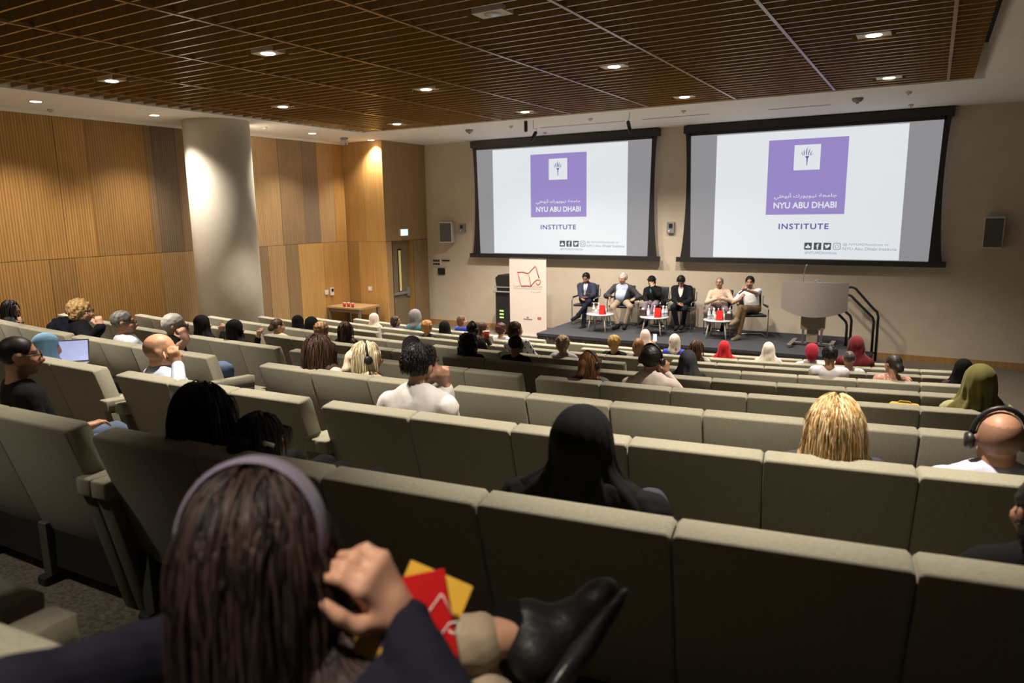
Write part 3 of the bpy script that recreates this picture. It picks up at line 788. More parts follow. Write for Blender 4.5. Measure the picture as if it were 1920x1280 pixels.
# ================================================================== SIDE TABLE with red cups
M_tab = wood('side_table_oak', (.34, .21, .10), (.42, .27, .14))
M_tleg = mat('side_table_leg', (.16, .13, .10), rough=.6, noise=.1, nscale=10)
tx0, tx1, ty0, ty1 = XL + .08, XD - .15, 13.55, 14.35
t = thing('side_table', 'brown wooden side table in the timber corner left of the exit door', 'table', ((tx0 + tx1) / 2, (ty0 + ty1) / 2, 0))
hw_, hd_ = (tx1 - tx0) / 2, (ty1 - ty0) / 2
b = MB(); b.box((-hw_, -hd_, .70), (hw_, hd_, .75), .006); b.obj('table_top', M_tab, t)
b = MB(); b.box((-hw_ + .04, -hd_ + .03, .62), (hw_ - .04, -hd_ + .06, .70)); b.obj('apron', M_tleg, t)
for sx in (-1, 1):
    for sy in (-1, 1):
        b = MB(); b.box((sx * (hw_ - .05) - .03, sy * (hd_ - .05) - .03, 0), (sx * (hw_ - .05) + .03, sy * (hd_ - .05) + .03, .70)); b.obj('leg', M_tleg, t)
M_cup = mat('red_cup', (.40, .03, .025), rough=.4, noise=.05)
for k, (px, py, w) in enumerate(((646, 572, .045), (653.8, 572, .045), (661.5, 573, .042))):
    p = at_z(px, py + 3, .75)
    t = thing('cup', ['red cup on the side table, left one', 'red cup on the side table, middle one', 'red cup on the side table, right one'][k], 'cup', (p[0], min(p[1], 14.25), .75), group='red cups on the side table')
    b = MB(); b.lathe([(w * .75, 0), (w, .10)], n=16); b.obj('cup_body', M_cup, t)
    b = MB(); b.lathe([(w * 1.03, .10), (w * 1.03, .112)], n=16); b.obj('lid', M_trimw, t)
# ================================================================== FIGURES (signed-distance bodies, one continuous mesh each)
def V3(*a): return np.array(a, float)
def unit(v): return v / (np.linalg.norm(v) + 1e-12)
class Cone:          # round cone
    def __init__(s, a, b, r1, r2=None):
        s.a = np.asarray(a, float); s.b = np.asarray(b, float); s.r1 = r1; s.r2 = r1 if r2 is None else r2
    def box(s):
        m = max(s.r1, s.r2); return np.minimum(s.a, s.b) - m, np.maximum(s.a, s.b) + m
    def d(s, X, Y, Z):
        ab = s.b - s.a; L = float(ab @ ab) + 1e-12
        t = np.clip(((X - s.a[0]) * ab[0] + (Y - s.a[1]) * ab[1] + (Z - s.a[2]) * ab[2]) / L, 0, 1)
        return np.sqrt((X - s.a[0] - t * ab[0]) ** 2 + (Y - s.a[1] - t * ab[1]) ** 2 + (Z - s.a[2] - t * ab[2]) ** 2) - (s.r1 + (s.r2 - s.r1) * t)
    def grow(s, g): return Cone(s.a, s.b, s.r1 + g, s.r2 + g)
class Ell:           # ellipsoid in a frame (rows = axes)
    def __init__(s, c, r, R=None):
        s.c = np.asarray(c, float); s.r = np.asarray(r, float); s.R = np.eye(3) if R is None else np.asarray(R, float)
    def box(s):
        e = np.sqrt(((s.R.T * s.r) ** 2).sum(1)); return s.c - e, s.c + e
    def d(s, X, Y, Z):
        q = [(X - s.c[0]) * s.R[i, 0] + (Y - s.c[1]) * s.R[i, 1] + (Z - s.c[2]) * s.R[i, 2] for i in range(3)]
        k0 = np.sqrt(sum((q[i] / s.r[i]) ** 2 for i in range(3))); k1 = np.sqrt(sum((q[i] / s.r[i] ** 2) ** 2 for i in range(3))) + 1e-9
        return k0 * (k0 - 1) / k1
    def grow(s, g): return Ell(s.c, s.r + g, s.R)
class Half:          # half space n.(p-c) < 0 is inside
    def __init__(s, c, n): s.c = np.asarray(c, float); s.n = unit(np.asarray(n, float))
    def box(s): return V3(-99, -99, -99), V3(99, 99, 99)
    def d(s, X, Y, Z): return (X - s.c[0]) * s.n[0] + (Y - s.c[1]) * s.n[1] + (Z - s.c[2]) * s.n[2]

def sdf_mesh(prims, neg=(), h=.012, k=.03, kn=.008, noise=None, clip=None):
    lo = np.min([p.box()[0] for p in prims], 0) - h * 2 - .01
    hi = np.max([p.box()[1] for p in prims], 0) + h * 2 + .01
    if clip is not None: lo = np.maximum(lo, clip[0]); hi = np.minimum(hi, clip[1])
    n = np.maximum(np.ceil((hi - lo) / h).astype(int) + 1, 3)
    ax = [lo[i] + h * np.arange(n[i]) for i in range(3)]
    F = np.full(n, .2, np.float32)
    for p in prims:
        b0, b1 = p.box(); m = k + 2 * h
        i0 = np.clip(np.floor((b0 - m - lo) / h).astype(int), 0, n); i1 = np.clip(np.ceil((b1 + m - lo) / h).astype(int) + 1, 0, n)
        if (i1 <= i0).any(): continue
        sl = tuple(slice(a, b) for a, b in zip(i0, i1))
        X = ax[0][sl[0]][:, None, None]; Y = ax[1][sl[1]][None, :, None]; Z = ax[2][sl[2]][None, None, :]
        d = p.d(X, Y, Z).astype(np.float32); f = F[sl]
        kp = getattr(p, 'k', k)
        hh = np.maximum(kp - np.abs(f - d), 0) / kp
        F[sl] = np.minimum(f, d) - hh * hh * kp * .25
    X = ax[0][:, None, None]; Y = ax[1][None, :, None]; Z = ax[2][None, None, :]
    if callable(noise): F = F + noise(X, Y, Z).astype(np.float32)
    elif noise:
        amp, fr, seed = noise; rg = np.random.default_rng(seed); s = 0
        for o in range(5):
            w = rg.normal(size=3) * fr * (1 + .5 * o); ph = rg.uniform(0, 6.28, 3)
            s = s + np.sin(X * w[0] + Y * w[1] + Z * w[2] + ph[0]) * np.sin(Y * w[0] - Z * w[1] + X * w[2] + ph[1])
        F = F + (amp * s / 2.2).astype(np.float32)
    for p in neg:
        d = -p.d(X, Y, Z)
        hh = np.maximum(kn - np.abs(F - d), 0) / kn
        F = np.maximum(F, d) + hh * hh * kn * .25
    F = F.astype(np.float32)
    F[0] = F[-1] = .2; F[:, 0] = F[:, -1] = .2; F[:, :, 0] = F[:, :, -1] = .2
    I = F < 0
    c8 = [I[a:n[0] - 1 + a, b:n[1] - 1 + b, c:n[2] - 1 + c] for a in (0, 1) for b in (0, 1) for c in (0, 1)]
    s8 = sum(c.astype(np.int8) for c in c8)
    act = (s8 > 0) & (s8 < 8)
    idx = np.argwhere(act)
    if len(idx) == 0: return None
    vid = np.full(act.shape, -1, np.int32); vid[act] = np.arange(len(idx))
    cor = np.array([(a, b, c) for a in (0, 1) for b in (0, 1) for c in (0, 1)])
    Vv = np.stack([F[idx[:, 0] + a, idx[:, 1] + b, idx[:, 2] + c] for a, b, c in cor], 1)
    acc = np.zeros((len(idx), 3)); cnt = np.zeros(len(idx))
    for i in range(8):
        for j in range(i + 1, 8):
            if np.abs(cor[i] - cor[j]).sum() != 1: continue
            a, b = Vv[:, i], Vv[:, j]; m = (a < 0) != (b < 0)
            t = np.where(m, a / np.where(m, a - b, 1), 0)
            acc += m[:, None] * (cor[i][None] + t[:, None] * (cor[j] - cor[i])[None]); cnt += m
    P = lo + h * (idx + acc / cnt[:, None])
    faces = []
    for axi in range(3):
        A = np.take(I, range(n[axi] - 1), axi); B = np.take(I, range(1, n[axi]), axi)
        e = np.argwhere(A != B)
        u, w = (axi + 1) % 3, (axi + 2) % 3
        ok = (e[:, u] > 0) & (e[:, w] > 0) & (e[:, u] < n[u] - 1) & (e[:, w] < n[w] - 1); e = e[ok]
        s = A[e[:, 0], e[:, 1], e[:, 2]]
        q = []
        for du, dw in ((-1, -1), (0, -1), (0, 0), (-1, 0)):
            g = e.copy(); g[:, u] += du; g[:, w] += dw; q.append(vid[g[:, 0], g[:, 1], g[:, 2]])
        q = np.stack(q, 1); q[~s] = q[~s][:, ::-1]; faces.append(q)
    Q = np.concatenate(faces); Q = Q[(Q >= 0).all(1)]
    return P, Q

def np_mesh(name, P, Q, off=(0, 0, 0), col=None, m=None, smooth=True):
    me = bpy.data.meshes.new(name); P = P - np.asarray(off)
    nv, nf = len(P), len(Q); kk = Q.shape[1]
    me.vertices.add(nv); me.vertices.foreach_set('co', P.astype(np.float32).ravel())
    me.loops.add(nf * kk); me.loops.foreach_set('vertex_index', Q.astype(np.int32).ravel())
    me.polygons.add(nf); me.polygons.foreach_set('loop_start', np.arange(0, nf * kk, kk, dtype=np.int32))
    me.update(calc_edges=True); me.validate()
    me.polygons.foreach_set('use_smooth', np.full(len(me.polygons), smooth))
    if col is not None:
        at = me.color_attributes.new('col', 'FLOAT_COLOR', 'POINT')
        c4 = np.ones((nv, 4), np.float32); c4[:, :3] = col; at.data.foreach_set('color', c4.ravel())
    if m: me.materials.append(m)
    return me

M_skin = mat('skin', (.5, .3, .2), rough=.5, noise=.05, nscale=40, attr='col', spec=.35)
M_hair = mat('hair_strands', (.1, .07, .05), rough=.5, noise=.25, nscale=60, stretch=(3, 3, .25), attr='col', spec=.3)
def cloth(col, name=None, rough=.85, bump=.25):
    key = 'cloth_%02x%02x%02x' % tuple(int(max(0, min(1, c ** .45)) * 255) for c in col)
    lum = sum(col) / 3
    return mat(name or key, tuple(c * (.55 if lum < .03 else 1) for c in col), rough=rough, noise=.10, nscale=12, bump=bump, bscale=500, sheen=0 if lum < .05 else .08, spec=.12 if lum < .03 else .3)
def dots(name, c1, c2, scale=26, thr=.32):
    m = mat(name, c1, rough=.8, noise=.05, nscale=15)
    nt = m.node_tree; N = nt.nodes; L = nt.links; b = N['Principled BSDF']
    tc = N.new('ShaderNodeTexCoord'); v = N.new('ShaderNodeTexVoronoi'); v.inputs['Scale'].default_value = scale; L.new(tc.outputs['Object'], v.inputs['Vector'])
    lt = N.new('ShaderNodeMath'); lt.operation = 'LESS_THAN'; lt.inputs[1].default_value = thr; L.new(v.outputs['Distance'], lt.inputs[0])
    mx = N.new('ShaderNodeMix'); mx.data_type = 'RGBA'; mx.inputs[6].default_value = (*c1, 1); mx.inputs[7].default_value = (*c2, 1); L.new(lt.outputs[0], mx.inputs['Factor']); L.new(mx.outputs[2], b.inputs['Base Color'])
    return m

def frame(yaw, pitch=0.0, roll=0.0):
    """rows: right, forward, up. yaw>0 turns to the left of the stage direction, pitch>0 looks up"""
    f = V3(-math.sin(yaw), math.cos(yaw), 0); r = V3(math.cos(yaw), math.sin(yaw), 0); u = V3(0, 0, 1)
    f2 = f * math.cos(pitch) + u * math.sin(pitch); u2 = np.cross(r, f2)
    r3 = r * math.cos(roll) + u2 * math.sin(roll); u3 = np.cross(r3, f2)
    return np.array([r3, f2, u3])

def head_prims(c, R, S=1.0, fem=False):
    g = lambda x, y, z: c + R.T @ (V3(x, y, z) * S)
    P = [Ell(g(0, -.012, .030), V3(.074, .096, .088) * S, R), Ell(g(0, .030, -.035), V3(.060, .066, .078) * S, R),
         Ell(g(0, .062, -.092), V3(.028, .022, .020) * S, R), Ell(g(0, .005, -.06), V3(.062, .055, .045) * S, R),
         Cone(g(0, .092, .008), g(0, .116, -.034), .008 * S, .013 * S), Cone(g(-.012, .102, -.040), g(.012, .102, -.040), .009 * S),
         Cone(g(-.036, .080, .022), g(.036, .080, .022), .012 * S),
         Ell(g(-.044, .060, -.03), V3(.02, .025, .024) * S, R), Ell(g(.044, .060, -.03), V3(.02, .025, .024) * S, R),
         Cone(g(-.018, .092, -.066), g(.018, .092, -.066), .008 * S)]
    for s in (-1, 1):
        P.append(Ell(g(s * .077, -.004, -.008), V3(.009, .017, .030) * S, R))
        P.append(Ell(g(s * .080, -.012, .006), V3(.008, .014, .018) * S, R))
    N = [Ell(g(s * .031, .104, .004), V3(.016, .018, .011) * S, R) for s in (-1, 1)]
    return P, N

def head_tint(P, c, R, S, skin, hair, opt):
    q = (P - c) @ R.T / S
    col = np.tile(np.array(skin, float), (len(P), 1))
    x, y, z = q[:, 0], q[:, 1], q[:, 2]
    near = (np.abs(x) < .12) & (np.abs(y) < .14) & (z > -.14) & (z < .14)
    ax = np.abs(x)
    lips = near & (y > .08) & (ax < .026) & (np.abs(z + .066) < .010)
    col[lips] = np.array(skin) * V3(.75, .42, .42)
    brow = near & (y > .06) & (ax > .012) & (ax < .05) & (np.abs(z - .026 + .12 * (ax - .03) ** 1) < .007)
    col[brow] = hair
    eye = near & (y > .07) & (np.abs(ax - .031) < .015) & (np.abs(z - .003) < .0075)
    col[eye] = V3(.10, .08, .07)
    if opt.get('beard'):
        b = near & (y > -.02) & (z < -.048 - .0 * ax) & (z > -.13) & ~lips & ((z < -.075) | (ax > .035) | (z > -.058))
        col[b] = np.array(skin) * .35 + np.array(hair) * .65
    if opt.get('stubble'):       # shaved scalp
        b = near & (z > -.03) & (y < .045) & (z < .075) & ((y < .01) | (z > .05))
        col[b] = col[b] * .55 + np.array(hair) * .45
    cheeks = near & (y > .05) & (np.abs(ax - .045) < .02) & (np.abs(z + .03) < .02)
    col[cheeks] *= V3(1.06, .94, .92)
    return col

def hand_prims(w, d, n, side, curl=(.5, .5, .5, .5), spread=.1, thumb=.5, S=1.0):
    """w wrist, d pointing direction, n palm normal, side=+1 if the thumb lies along cross(d,n)"""
    d = unit(d); n = unit(n - d * (n @ d)); l = np.cross(d, n) * side
    P = [Cone(w - d * .01, w + d * .03 * S, .024 * S, .026 * S)]
    for i, (off, L, r) in enumerate(((.030, .072, .0095), (.010, .080, .010), (-.011, .074, .0095), (-.031, .058, .0085))):
        k = w + (d * .088 + l * off) * S - n * .004
        P.append(Cone(w + (d * .02 + l * off * .6) * S, k, .0135 * S, .0120 * S))
        a = 0.0; p = k; fd = unit(d + l * off * spread * 20)
        for j, (fl, cu) in enumerate(((.46, .8), (.30, 1.0), (.24, .7))):
            a += curl[i] * cu
            q = p + (fd * math.cos(a) + n * math.sin(a)) * L * fl * S
            P.append(Cone(p, q, r * S * (1 - .08 * j), r * S * (.92 - .08 * j))); p = q
    for q_ in P[1:]: q_.k = .006
    for q_ in P[1::4]: q_.k = .014
    t0 = w + (d * .025 + l * .026) * S; t1 = t0 + unit(l * .75 + d * .65 + n * .25 * thumb) * .042 * S
    t2 = t1 + unit(d * .9 + l * .25 + n * .6 * thumb) * .032 * S; t3 = t2 + unit(d * .9 + l * .0 + n * .9 * thumb) * .024 * S
    P += [Cone(t0, t1, .015 * S, .012 * S), Cone(t1, t2, .0115 * S, .0105 * S), Cone(t2, t3, .0105 * S, .0085 * S)]
    for q_ in P[-2:]: q_.k = .006
    return P

def ik(a, c, l1, l2, hint):
    d = c - a; L = np.linalg.norm(d); mx = (l1 + l2) * .998
    if L > mx: c = a + d / L * mx; d = c - a; L = mx
    x = (l1 * l1 - l2 * l2 + L * L) / (2 * L); hgt = math.sqrt(max(l1 * l1 - x * x, 0)); u = d / L
    hv = hint - u * (hint @ u)
    return a + u * x + unit(hv) * hgt, c

# ---------------------------------------------------------------- hair made of locks that fall under gravity
def hair_locks(c, R, S, n, length, seed, col, spread=.35, part=(0, .02, .12), width=.009, wave=.01, avoid=(), face_gap=.65, droop=1.0, colvar=.35, tips=None, back_only=False, steps=22, vol=1.0, up0=.25, layer=.75):
    rg = np.random.default_rng(seed)
    g = lambda q: c + (q * S) @ R
    rx = V3(.082, .104, .095) * vol
    cen = V3(0, -.012, .030)
    roots = []
    while len(roots) < n:
        v = unit(rg.normal(size=3))
        if v[2] < -.35: continue
        if v[1] > face_gap and v[2] < .72: continue
        if v[1] > .25 and v[2] < .25: continue
        if back_only and v[1] > .5: continue
        roots.append(v)
    v = np.array(roots); p = cen + v * rx * .94
    part_p = np.array(part); t = p - part_p; t[:, 0] += np.sign(p[:, 0] + 1e-6) * .03
    nrm = v / rx; nrm /= np.linalg.norm(nrm, axis=1)[:, None]
    t -= nrm * (t * nrm).sum(1)[:, None]; t /= np.linalg.norm(t, axis=1)[:, None] + 1e-9
    vel = t + nrm * up0
    L = length * rg.uniform(layer, 1.08, n); ds = L / steps
    ph = rg.uniform(0, 6.28, n); fr = rg.uniform(.6, 1.4, n)
    lay = rg.uniform(.98, 1.10, n) + .02
    gl = np.linalg.inv(R.T) @ V3(0, 0, -1)
    path = [p.copy()]
    for k in range(steps):
        vel = vel * .80 + gl * .34 * droop + rg.normal(size=(n, 3)) * .05 * spread
        vel[:, 0] += np.sin(ph + k * fr * .8) * wave * 12
        vel[:, 1] += np.cos(ph * 1.7 + k * fr * .8) * wave * 7
        vv = vel / (np.linalg.norm(vel, axis=1)[:, None] + 1e-9)
        p = p + vv * ds[:, None]
        e = (p - cen) / (rx * lay[:, None]); m = np.linalg.norm(e, axis=1); ins = m < 1
        p[ins] = cen + (e[ins] / m[ins][:, None]) * rx * lay[ins][:, None]
        # keep off the face
        fz = (p[:, 1] > .045) & (p[:, 2] < .05) & (np.abs(p[:, 0]) < .078)
        p[fz, 0] = np.sign(p[fz, 0] + 1e-6) * .080
        if avoid:
            wp = c + (p * S) @ R
            for el in avoid:
                q = (wp - el.c) @ el.R.T / (el.r + .012); mm = np.linalg.norm(q, axis=1); ii = mm < 1
                if ii.any(): wp[ii] = el.c + (q[ii] / mm[ii][:, None] * (el.r + .012)) @ el.R
            p = (wp - c) @ R.T / S
        path.append(p.copy())
    A = c + (np.array(path) * S) @ R           # steps+1, n, 3
    T = np.gradient(A, axis=0); T /= np.linalg.norm(T, axis=2)[..., None] + 1e-9
    out = A - c; out /= np.linalg.norm(out, axis=2)[..., None] + 1e-9
    e1 = np.cross(T, out); e1 /= np.linalg.norm(e1, axis=2)[..., None] + 1e-9
    e2 = np.cross(e1, T)
    tt = np.linspace(0, 1, steps + 1)[:, None, None]
    wd = width * S * rg.uniform(.6, 1.3, n)[None, :, None] * np.clip(1.15 - tt ** 3, .12, 1)
    ring = [A + e1 * wd, A + e2 * wd * .5, A - e1 * wd, A - e2 * wd * .4]
    P = np.stack(ring, 2)                      # steps+1, n, 4, 3
    idx = np.arange((steps + 1) * n * 4).reshape(steps + 1, n, 4)
    Q = []
    for k in range(4):
        k2 = (k + 1) % 4
        Q.append(np.stack([idx[:-1, :, k], idx[:-1, :, k2], idx[1:, :, k2], idx[1:, :, k]], -1).reshape(-1, 4))
    base = np.array(col)[None, :] * (1 + colvar * rg.uniform(-1, 1, (n, 1)))
    if tips is not None:
        mk = rg.uniform(0, 1, n) < .45; base[mk] = np.array(tips) * (1 + .2 * rg.uniform(-1, 1, (mk.sum(), 1)))
    C = np.broadcast_to(base[None, :, None, :], P.shape).reshape(-1, 3)
    return P.reshape(-1, 3), np.concatenate(Q), C

def shell_hair(c, R, S, kind, col, h, seed=0, bald_top=False):
    g = lambda x, y, z: c + R.T @ (V3(x, y, z) * S)
    pr = [Ell(g(0, -.016, .034), V3(.083, .103, .093) * S, R)]
    neg = [Half(g(0, .072, .062), R.T @ V3(0, -1, -.9)) if False else Ell(g(0, .112, -.02), V3(.078, .075, .088) * S, R)]
    noise = (.004 * S, 90, seed)
    neg += [Ell(g(s * .095, .03, -.035), V3(.035, .035, .05) * S, R) for s in (-1, 1)]
    neg += [Half(g(0, -.05, -.062), R.T @ V3(0, -.25, 1))]
    if kind == 'short': pass
    elif kind == 'buzz': pr = [Ell(g(0, -.014, .032), V3(.078, .099, .090) * S, R)]; noise = (.0015, 140, seed)
    elif kind == 'fringe':      # bald on top, hair at the sides
        neg.append(Ell(g(0, .01, .125), V3(.062, .11, .075) * S, R))
    elif kind == 'curly': pr = [Ell(g(0, -.02, .038), V3(.100, .115, .105) * S, R), Ell(g(0, -.05, -.03), V3(.085, .07, .07) * S, R)]; noise = (.014 * S, 75, seed); neg = neg[:1] + [Half(g(0, -.05, -.12), R.T @ V3(0, -.2, 1))]
    elif kind == 'bigcurly': pr = [Ell(g(0, -.03, .03), V3(.125, .125, .12) * S, R), Ell(g(0, -.05, -.09), V3(.14, .10, .13) * S, R)]; noise = (.02 * S, 60, seed); neg = neg[:1]
    elif kind == 'bob': pr += [Ell(g(0, -.04, -.04), V3(.092, .085, .10) * S, R)]; noise = (.007 * S, 80, seed); neg = neg[:1] + [Half(g(0, -.05, -.125), R.T @ V3(0, 0, 1))]
    elif kind == 'long': pr += [Ell(g(0, -.045, -.06), V3(.095, .075, .12) * S, R), Ell(g(0, -.07, -.17), V3(.088, .05, .12) * S, R)]; noise = (.006 * S, 70, seed); neg = neg[:1]
    elif kind == 'bun': pr += [Ell(g(0, -.115, -.03), V3(.055, .045, .055) * S, R)]; noise = (.004, 90, seed)
    elif kind == 'pony': pr += [Ell(g(0, -.12, .02), V3(.035, .03, .035) * S, R), Cone(g(0, -.13, .01), g(0, -.15, -.10), .034 * S, .042 * S), Cone(g(0, -.15, -.10), g(0, -.13, -.22), .042 * S, .015 * S)]; noise = (.004, 90, seed)
    r = sdf_mesh(pr, neg, h=h, k=.03, kn=.02, noise=noise)
    return r

def scarf_mesh(c, R, S, neck, sh_l, sh_r, fdir, h, style='drape', seed=1, tail=None):
    g = lambda x, y, z: c + R.T @ (V3(x, y, z) * S)
    Rt = frame(math.atan2(-fdir[0], fdir[1])); rdir = Rt[0]
    up = V3(0, 0, 1)
    pr = [Ell(g(0, -.012, .030), V3(.092, .114, .104) * S, R), Ell(g(0, .010, -.05), V3(.086, .092, .10) * S, R),
          Cone(g(0, -.015, -.05), neck + up * .015, .082 * S, .080 * S)]
    if style == 'drape':
        for sh in (sh_l, sh_r):
            pr.append(Cone(neck + (sh - neck) * .10 + up * .035, neck + (sh - neck) * .85 - up * .005, .075 * S, .060 * S))
        pr += [Ell(neck - up * .09 + fdir * .05, V3(.16, .105, .11) * S, Rt), Ell(neck - up * .07 - fdir * .015, V3(.165, .085, .10) * S, Rt)]
    elif style == 'wrap':
        pr += [Ell(neck - up * .015 + fdir * .02, V3(.105, .10, .07) * S, Rt)]
    elif style == 'cap':
        pr = [Ell(g(0, -.02, .034), V3(.093, .116, .106) * S, R), Ell(g(0, -.09, -.03), V3(.065, .05, .07) * S, R)]
    if tail is not None: pr += tail
    neg = [Ell(g(0, .135, -.012), V3(.060, .075, .086) * S, R)]
    rg = np.random.default_rng(seed); ph = rg.uniform(0, 6.28, 4)
    def folds(X, Y, Z):
        x = X - c[0]; y = Y - c[1]; z = Z - c[2]
        th = np.arctan2(x, y + 1e-6); w = np.clip((.06 - z) / .14, .15, 1.0)
        return (.0065 * np.sin(11 * th + ph[0] + 9 * z) + .004 * np.sin(19 * th + ph[1] - 16 * z) + .003 * np.sin(42 * z + 3 * th + ph[2])) * w
    return sdf_mesh(pr, neg, h=h, k=.05, kn=.015, noise=folds)

def person(name, label, hip, head, yaw=0.0, hyaw=None, hpitch=0.0, hroll=0.0, S=1.0, skin=(.42, .23, .14), hair=('short', (.02, .015, .012)),
           top=(.1, .1, .1), bottom=(.03, .035, .05), shoes=(.02, .02, .02), sleeve='long', jacket=None, scarf=None, arms=(None, None), hands=(None, None),
           legs=None, vox=.014, opt=None, floor_z=0.0, glasses=None, headphones=None, tie=None, hat=None, group='seated audience', wide=1.0, locks=None, lower=True, belly=0.0, scarf_style='drape', top_mat=None, scarf_mat=None, seed=0, headband=None, hand_s=.92, cuff=(.12, .12), skip_shoe=(False, False)):
    opt = opt or {}
    hip = np.asarray(hip, float); head = np.asarray(head, float)
    hyaw = yaw if hyaw is None else hyaw
    Rt = frame(yaw); r0, f0 = Rt[0], Rt[1]
    Rh = frame(hyaw, hpitch, hroll)
    skull_low = head + Rh.T @ (V3(0, -.025, -.085) * S)
    up = V3(0, 0, 1)
    v = skull_low - up * .03 * S - hip
    neck = hip + v * .90 + (-f0) * .012
    u = unit(neck - hip); r = unit(r0 - u * (r0 @ u)); f = np.cross(u, r)
    Rb = np.array([r, f, u]); TL = np.linalg.norm(neck - hip)
    sw = .165 * S * wide
    shl = neck - u * .055 * S - r * sw; shr = neck - u * .055 * S + r * sw
    core = [Ell(hip + u * .03, V3(.155 * wide, .115, .12) * S, Rb), Ell(hip + u * TL * .40 + f * .01, V3(.138 * wide, .105 + belly * .3, .17) * S, Rb),
            Ell(hip + u * TL * .70, V3(.150 * wide, .108, .16) * S, Rb), Cone(shl + r * .03, shr - r * .03, .062 * S)]
    if belly: core.append(Ell(hip + u * TL * .33 + f * .05, V3(.13 * wide, .09 + belly, .14) * S, Rb))
    # legs
    hj = [hip + r * s * .085 * S for s in (-1, 1)]
    td0 = unit(np.array([f0[0], f0[1], -.12]))
    if legs is None:
        kn = [hip + r * s * .10 + f0 * .43 * S - up * .02 for s in (-1, 1)]
        ft = [np.array([k[0], k[1], floor_z + .07]) + f0 * .03 for k in kn]
        tdir = [td0, td0]
    else:
        kn, ft, tdir = legs
        kn = [np.asarray(k, float) for k in kn]; ft = [np.asarray(k, float) for k in ft]
        tdir = [td0 if q is None else unit(np.asarray(q, float)) for q in tdir]
    # arms
    la, lf = .275 * S, .25 * S
    el = []; wr = []
    for i, (sh, sd) in enumerate(((shl, -1), (shr, 1))):
        tgt = arms[i]
        if tgt is None: tgt = hip + f0 * .17 * S + r * sd * .13 + u * .03; hint = -f0 * .5 - up * .6 + r * sd * .5
        else:
            hint = -up * .9 + r * sd * .35 - f0 * .1
            if isinstance(tgt, tuple): tgt, hint = tgt
        if isinstance(hint, dict): e, w = np.asarray(hint['elbow'], float), np.asarray(tgt, float)
        else: e, w = ik(sh, np.asarray(tgt, float), la, lf, np.asarray(hint, float))
        el.append(e); wr.append(w)
    t = thing(name, label, 'person', (hip[0], hip[1], floor_z), group=group)
    base = np.array([hip[0], hip[1], floor_z])
    hp, hn = head_prims(head, Rh, S)
    body = hp + [Cone(skull_low + up * .02, neck - u * .03, .050 * S, .056 * S), Cone(neck, neck - u * .06, .058 * S, .07 * S)] + [p.grow(-.016) for p in core]
    for i in range(2):
        body += [Cone((shl, shr)[i], el[i], .043 * S, .036 * S), Cone(el[i], wr[i], .037 * S, .025 * S)]
        hd = hands[i]
        if hd is None:
            dd = unit(wr[i] - el[i]); hd = dict(d=dd + f0 * .2, n=-up if abs(dd[2]) < .8 else f0, curl=(.45, .5, .55, .6))
        body += hand_prims(wr[i], np.asarray(hd['d'], float), np.asarray(hd['n'], float), hd.get('side', (1 if i == 1 else -1)), hd.get('curl', (.5,) * 4), hd.get('spread', .05), hd.get('thumb', .6), S * hand_s)
        if lower:
            ud = unit(kn[i] - ft[i])
            body += [Cone(hj[i], kn[i], .066 * S, .046 * S), Cone(kn[i], ft[i], .046 * S, .034 * S), Cone(ft[i] - ud * .01, ft[i] + tdir[i] * (.02 if skip_shoe[i] else .09) * S - ud * (.02 if skip_shoe[i] else .045), .032 * S, .022 * S)]
    res = sdf_mesh(body, hn, h=vox, k=.016, kn=.01)
    P, Q = res
    hcol = hair[1] if hair else (.02, .015, .012)
    C = head_tint(P, head, Rh, S, skin, hcol, opt)
    link('body', np_mesh('body', P, Q, base, C, M_skin), t)
    # garments
    def garment(nm, pr, col, g=.0, neg=(), hh=None, noise=(.003, 30, 3), k=.03, m=None):
        rr = sdf_mesh(pr, neg, h=hh or vox * 1.15, k=k, noise=(noise[0], noise[1], noise[2] + seed))
        if rr is None: return None
        return link(nm, np_mesh(nm, rr[0], rr[1], base, None, m or cloth(col)), t)
    tp = [p.grow(.006) for p in core]
    tp.append(Cone(neck - u * .045, neck - u * .075, .068 * S, .08 * S))
    for i in range(2):
        sh = (shl, shr)[i]
        if sleeve == 'long': tp += [Cone(sh, el[i], .056 * S, .048 * S), Cone(el[i], wr[i] - (wr[i] - el[i]) * .06, .049 * S, .038 * S)]
        elif sleeve == 'short': tp += [Cone(sh, sh + (el[i] - sh) * .72, .058 * S, .053 * S)]
        elif sleeve == 'three': tp += [Cone(sh, el[i], .056 * S, .048 * S), Cone(el[i], el[i] + (wr[i] - el[i]) * .45, .049 * S, .043 * S)]
    if jacket is None:
        garment('top', tp, top, m=top_mat)
    else:
        garment('shirt', [p.grow(.002) for p in core] + [Cone(neck - u * .02, neck - u * .06, .066 * S, .074 * S)], top)
        w0 = jacket.get('open', .07)
        ng = [Cone(neck + f * .13 - u * .0, hip + f * .20 + u * .05, w0 * 1.25, w0 * .75)]
        garment('jacket', [p.grow(.012) for p in tp], jacket['col'], neg=ng)
    if tie is not None:
        a_ = neck + f * .085 - u * .05; b_ = hip + u * TL * .30 + f * .13
        garment('tie', [Cone(a_, a_ + (b_ - a_) * .12, .018, .012), Cone(a_ + (b_ - a_) * .12, b_, .014, .026)], tie, hh=.009, k=.01)
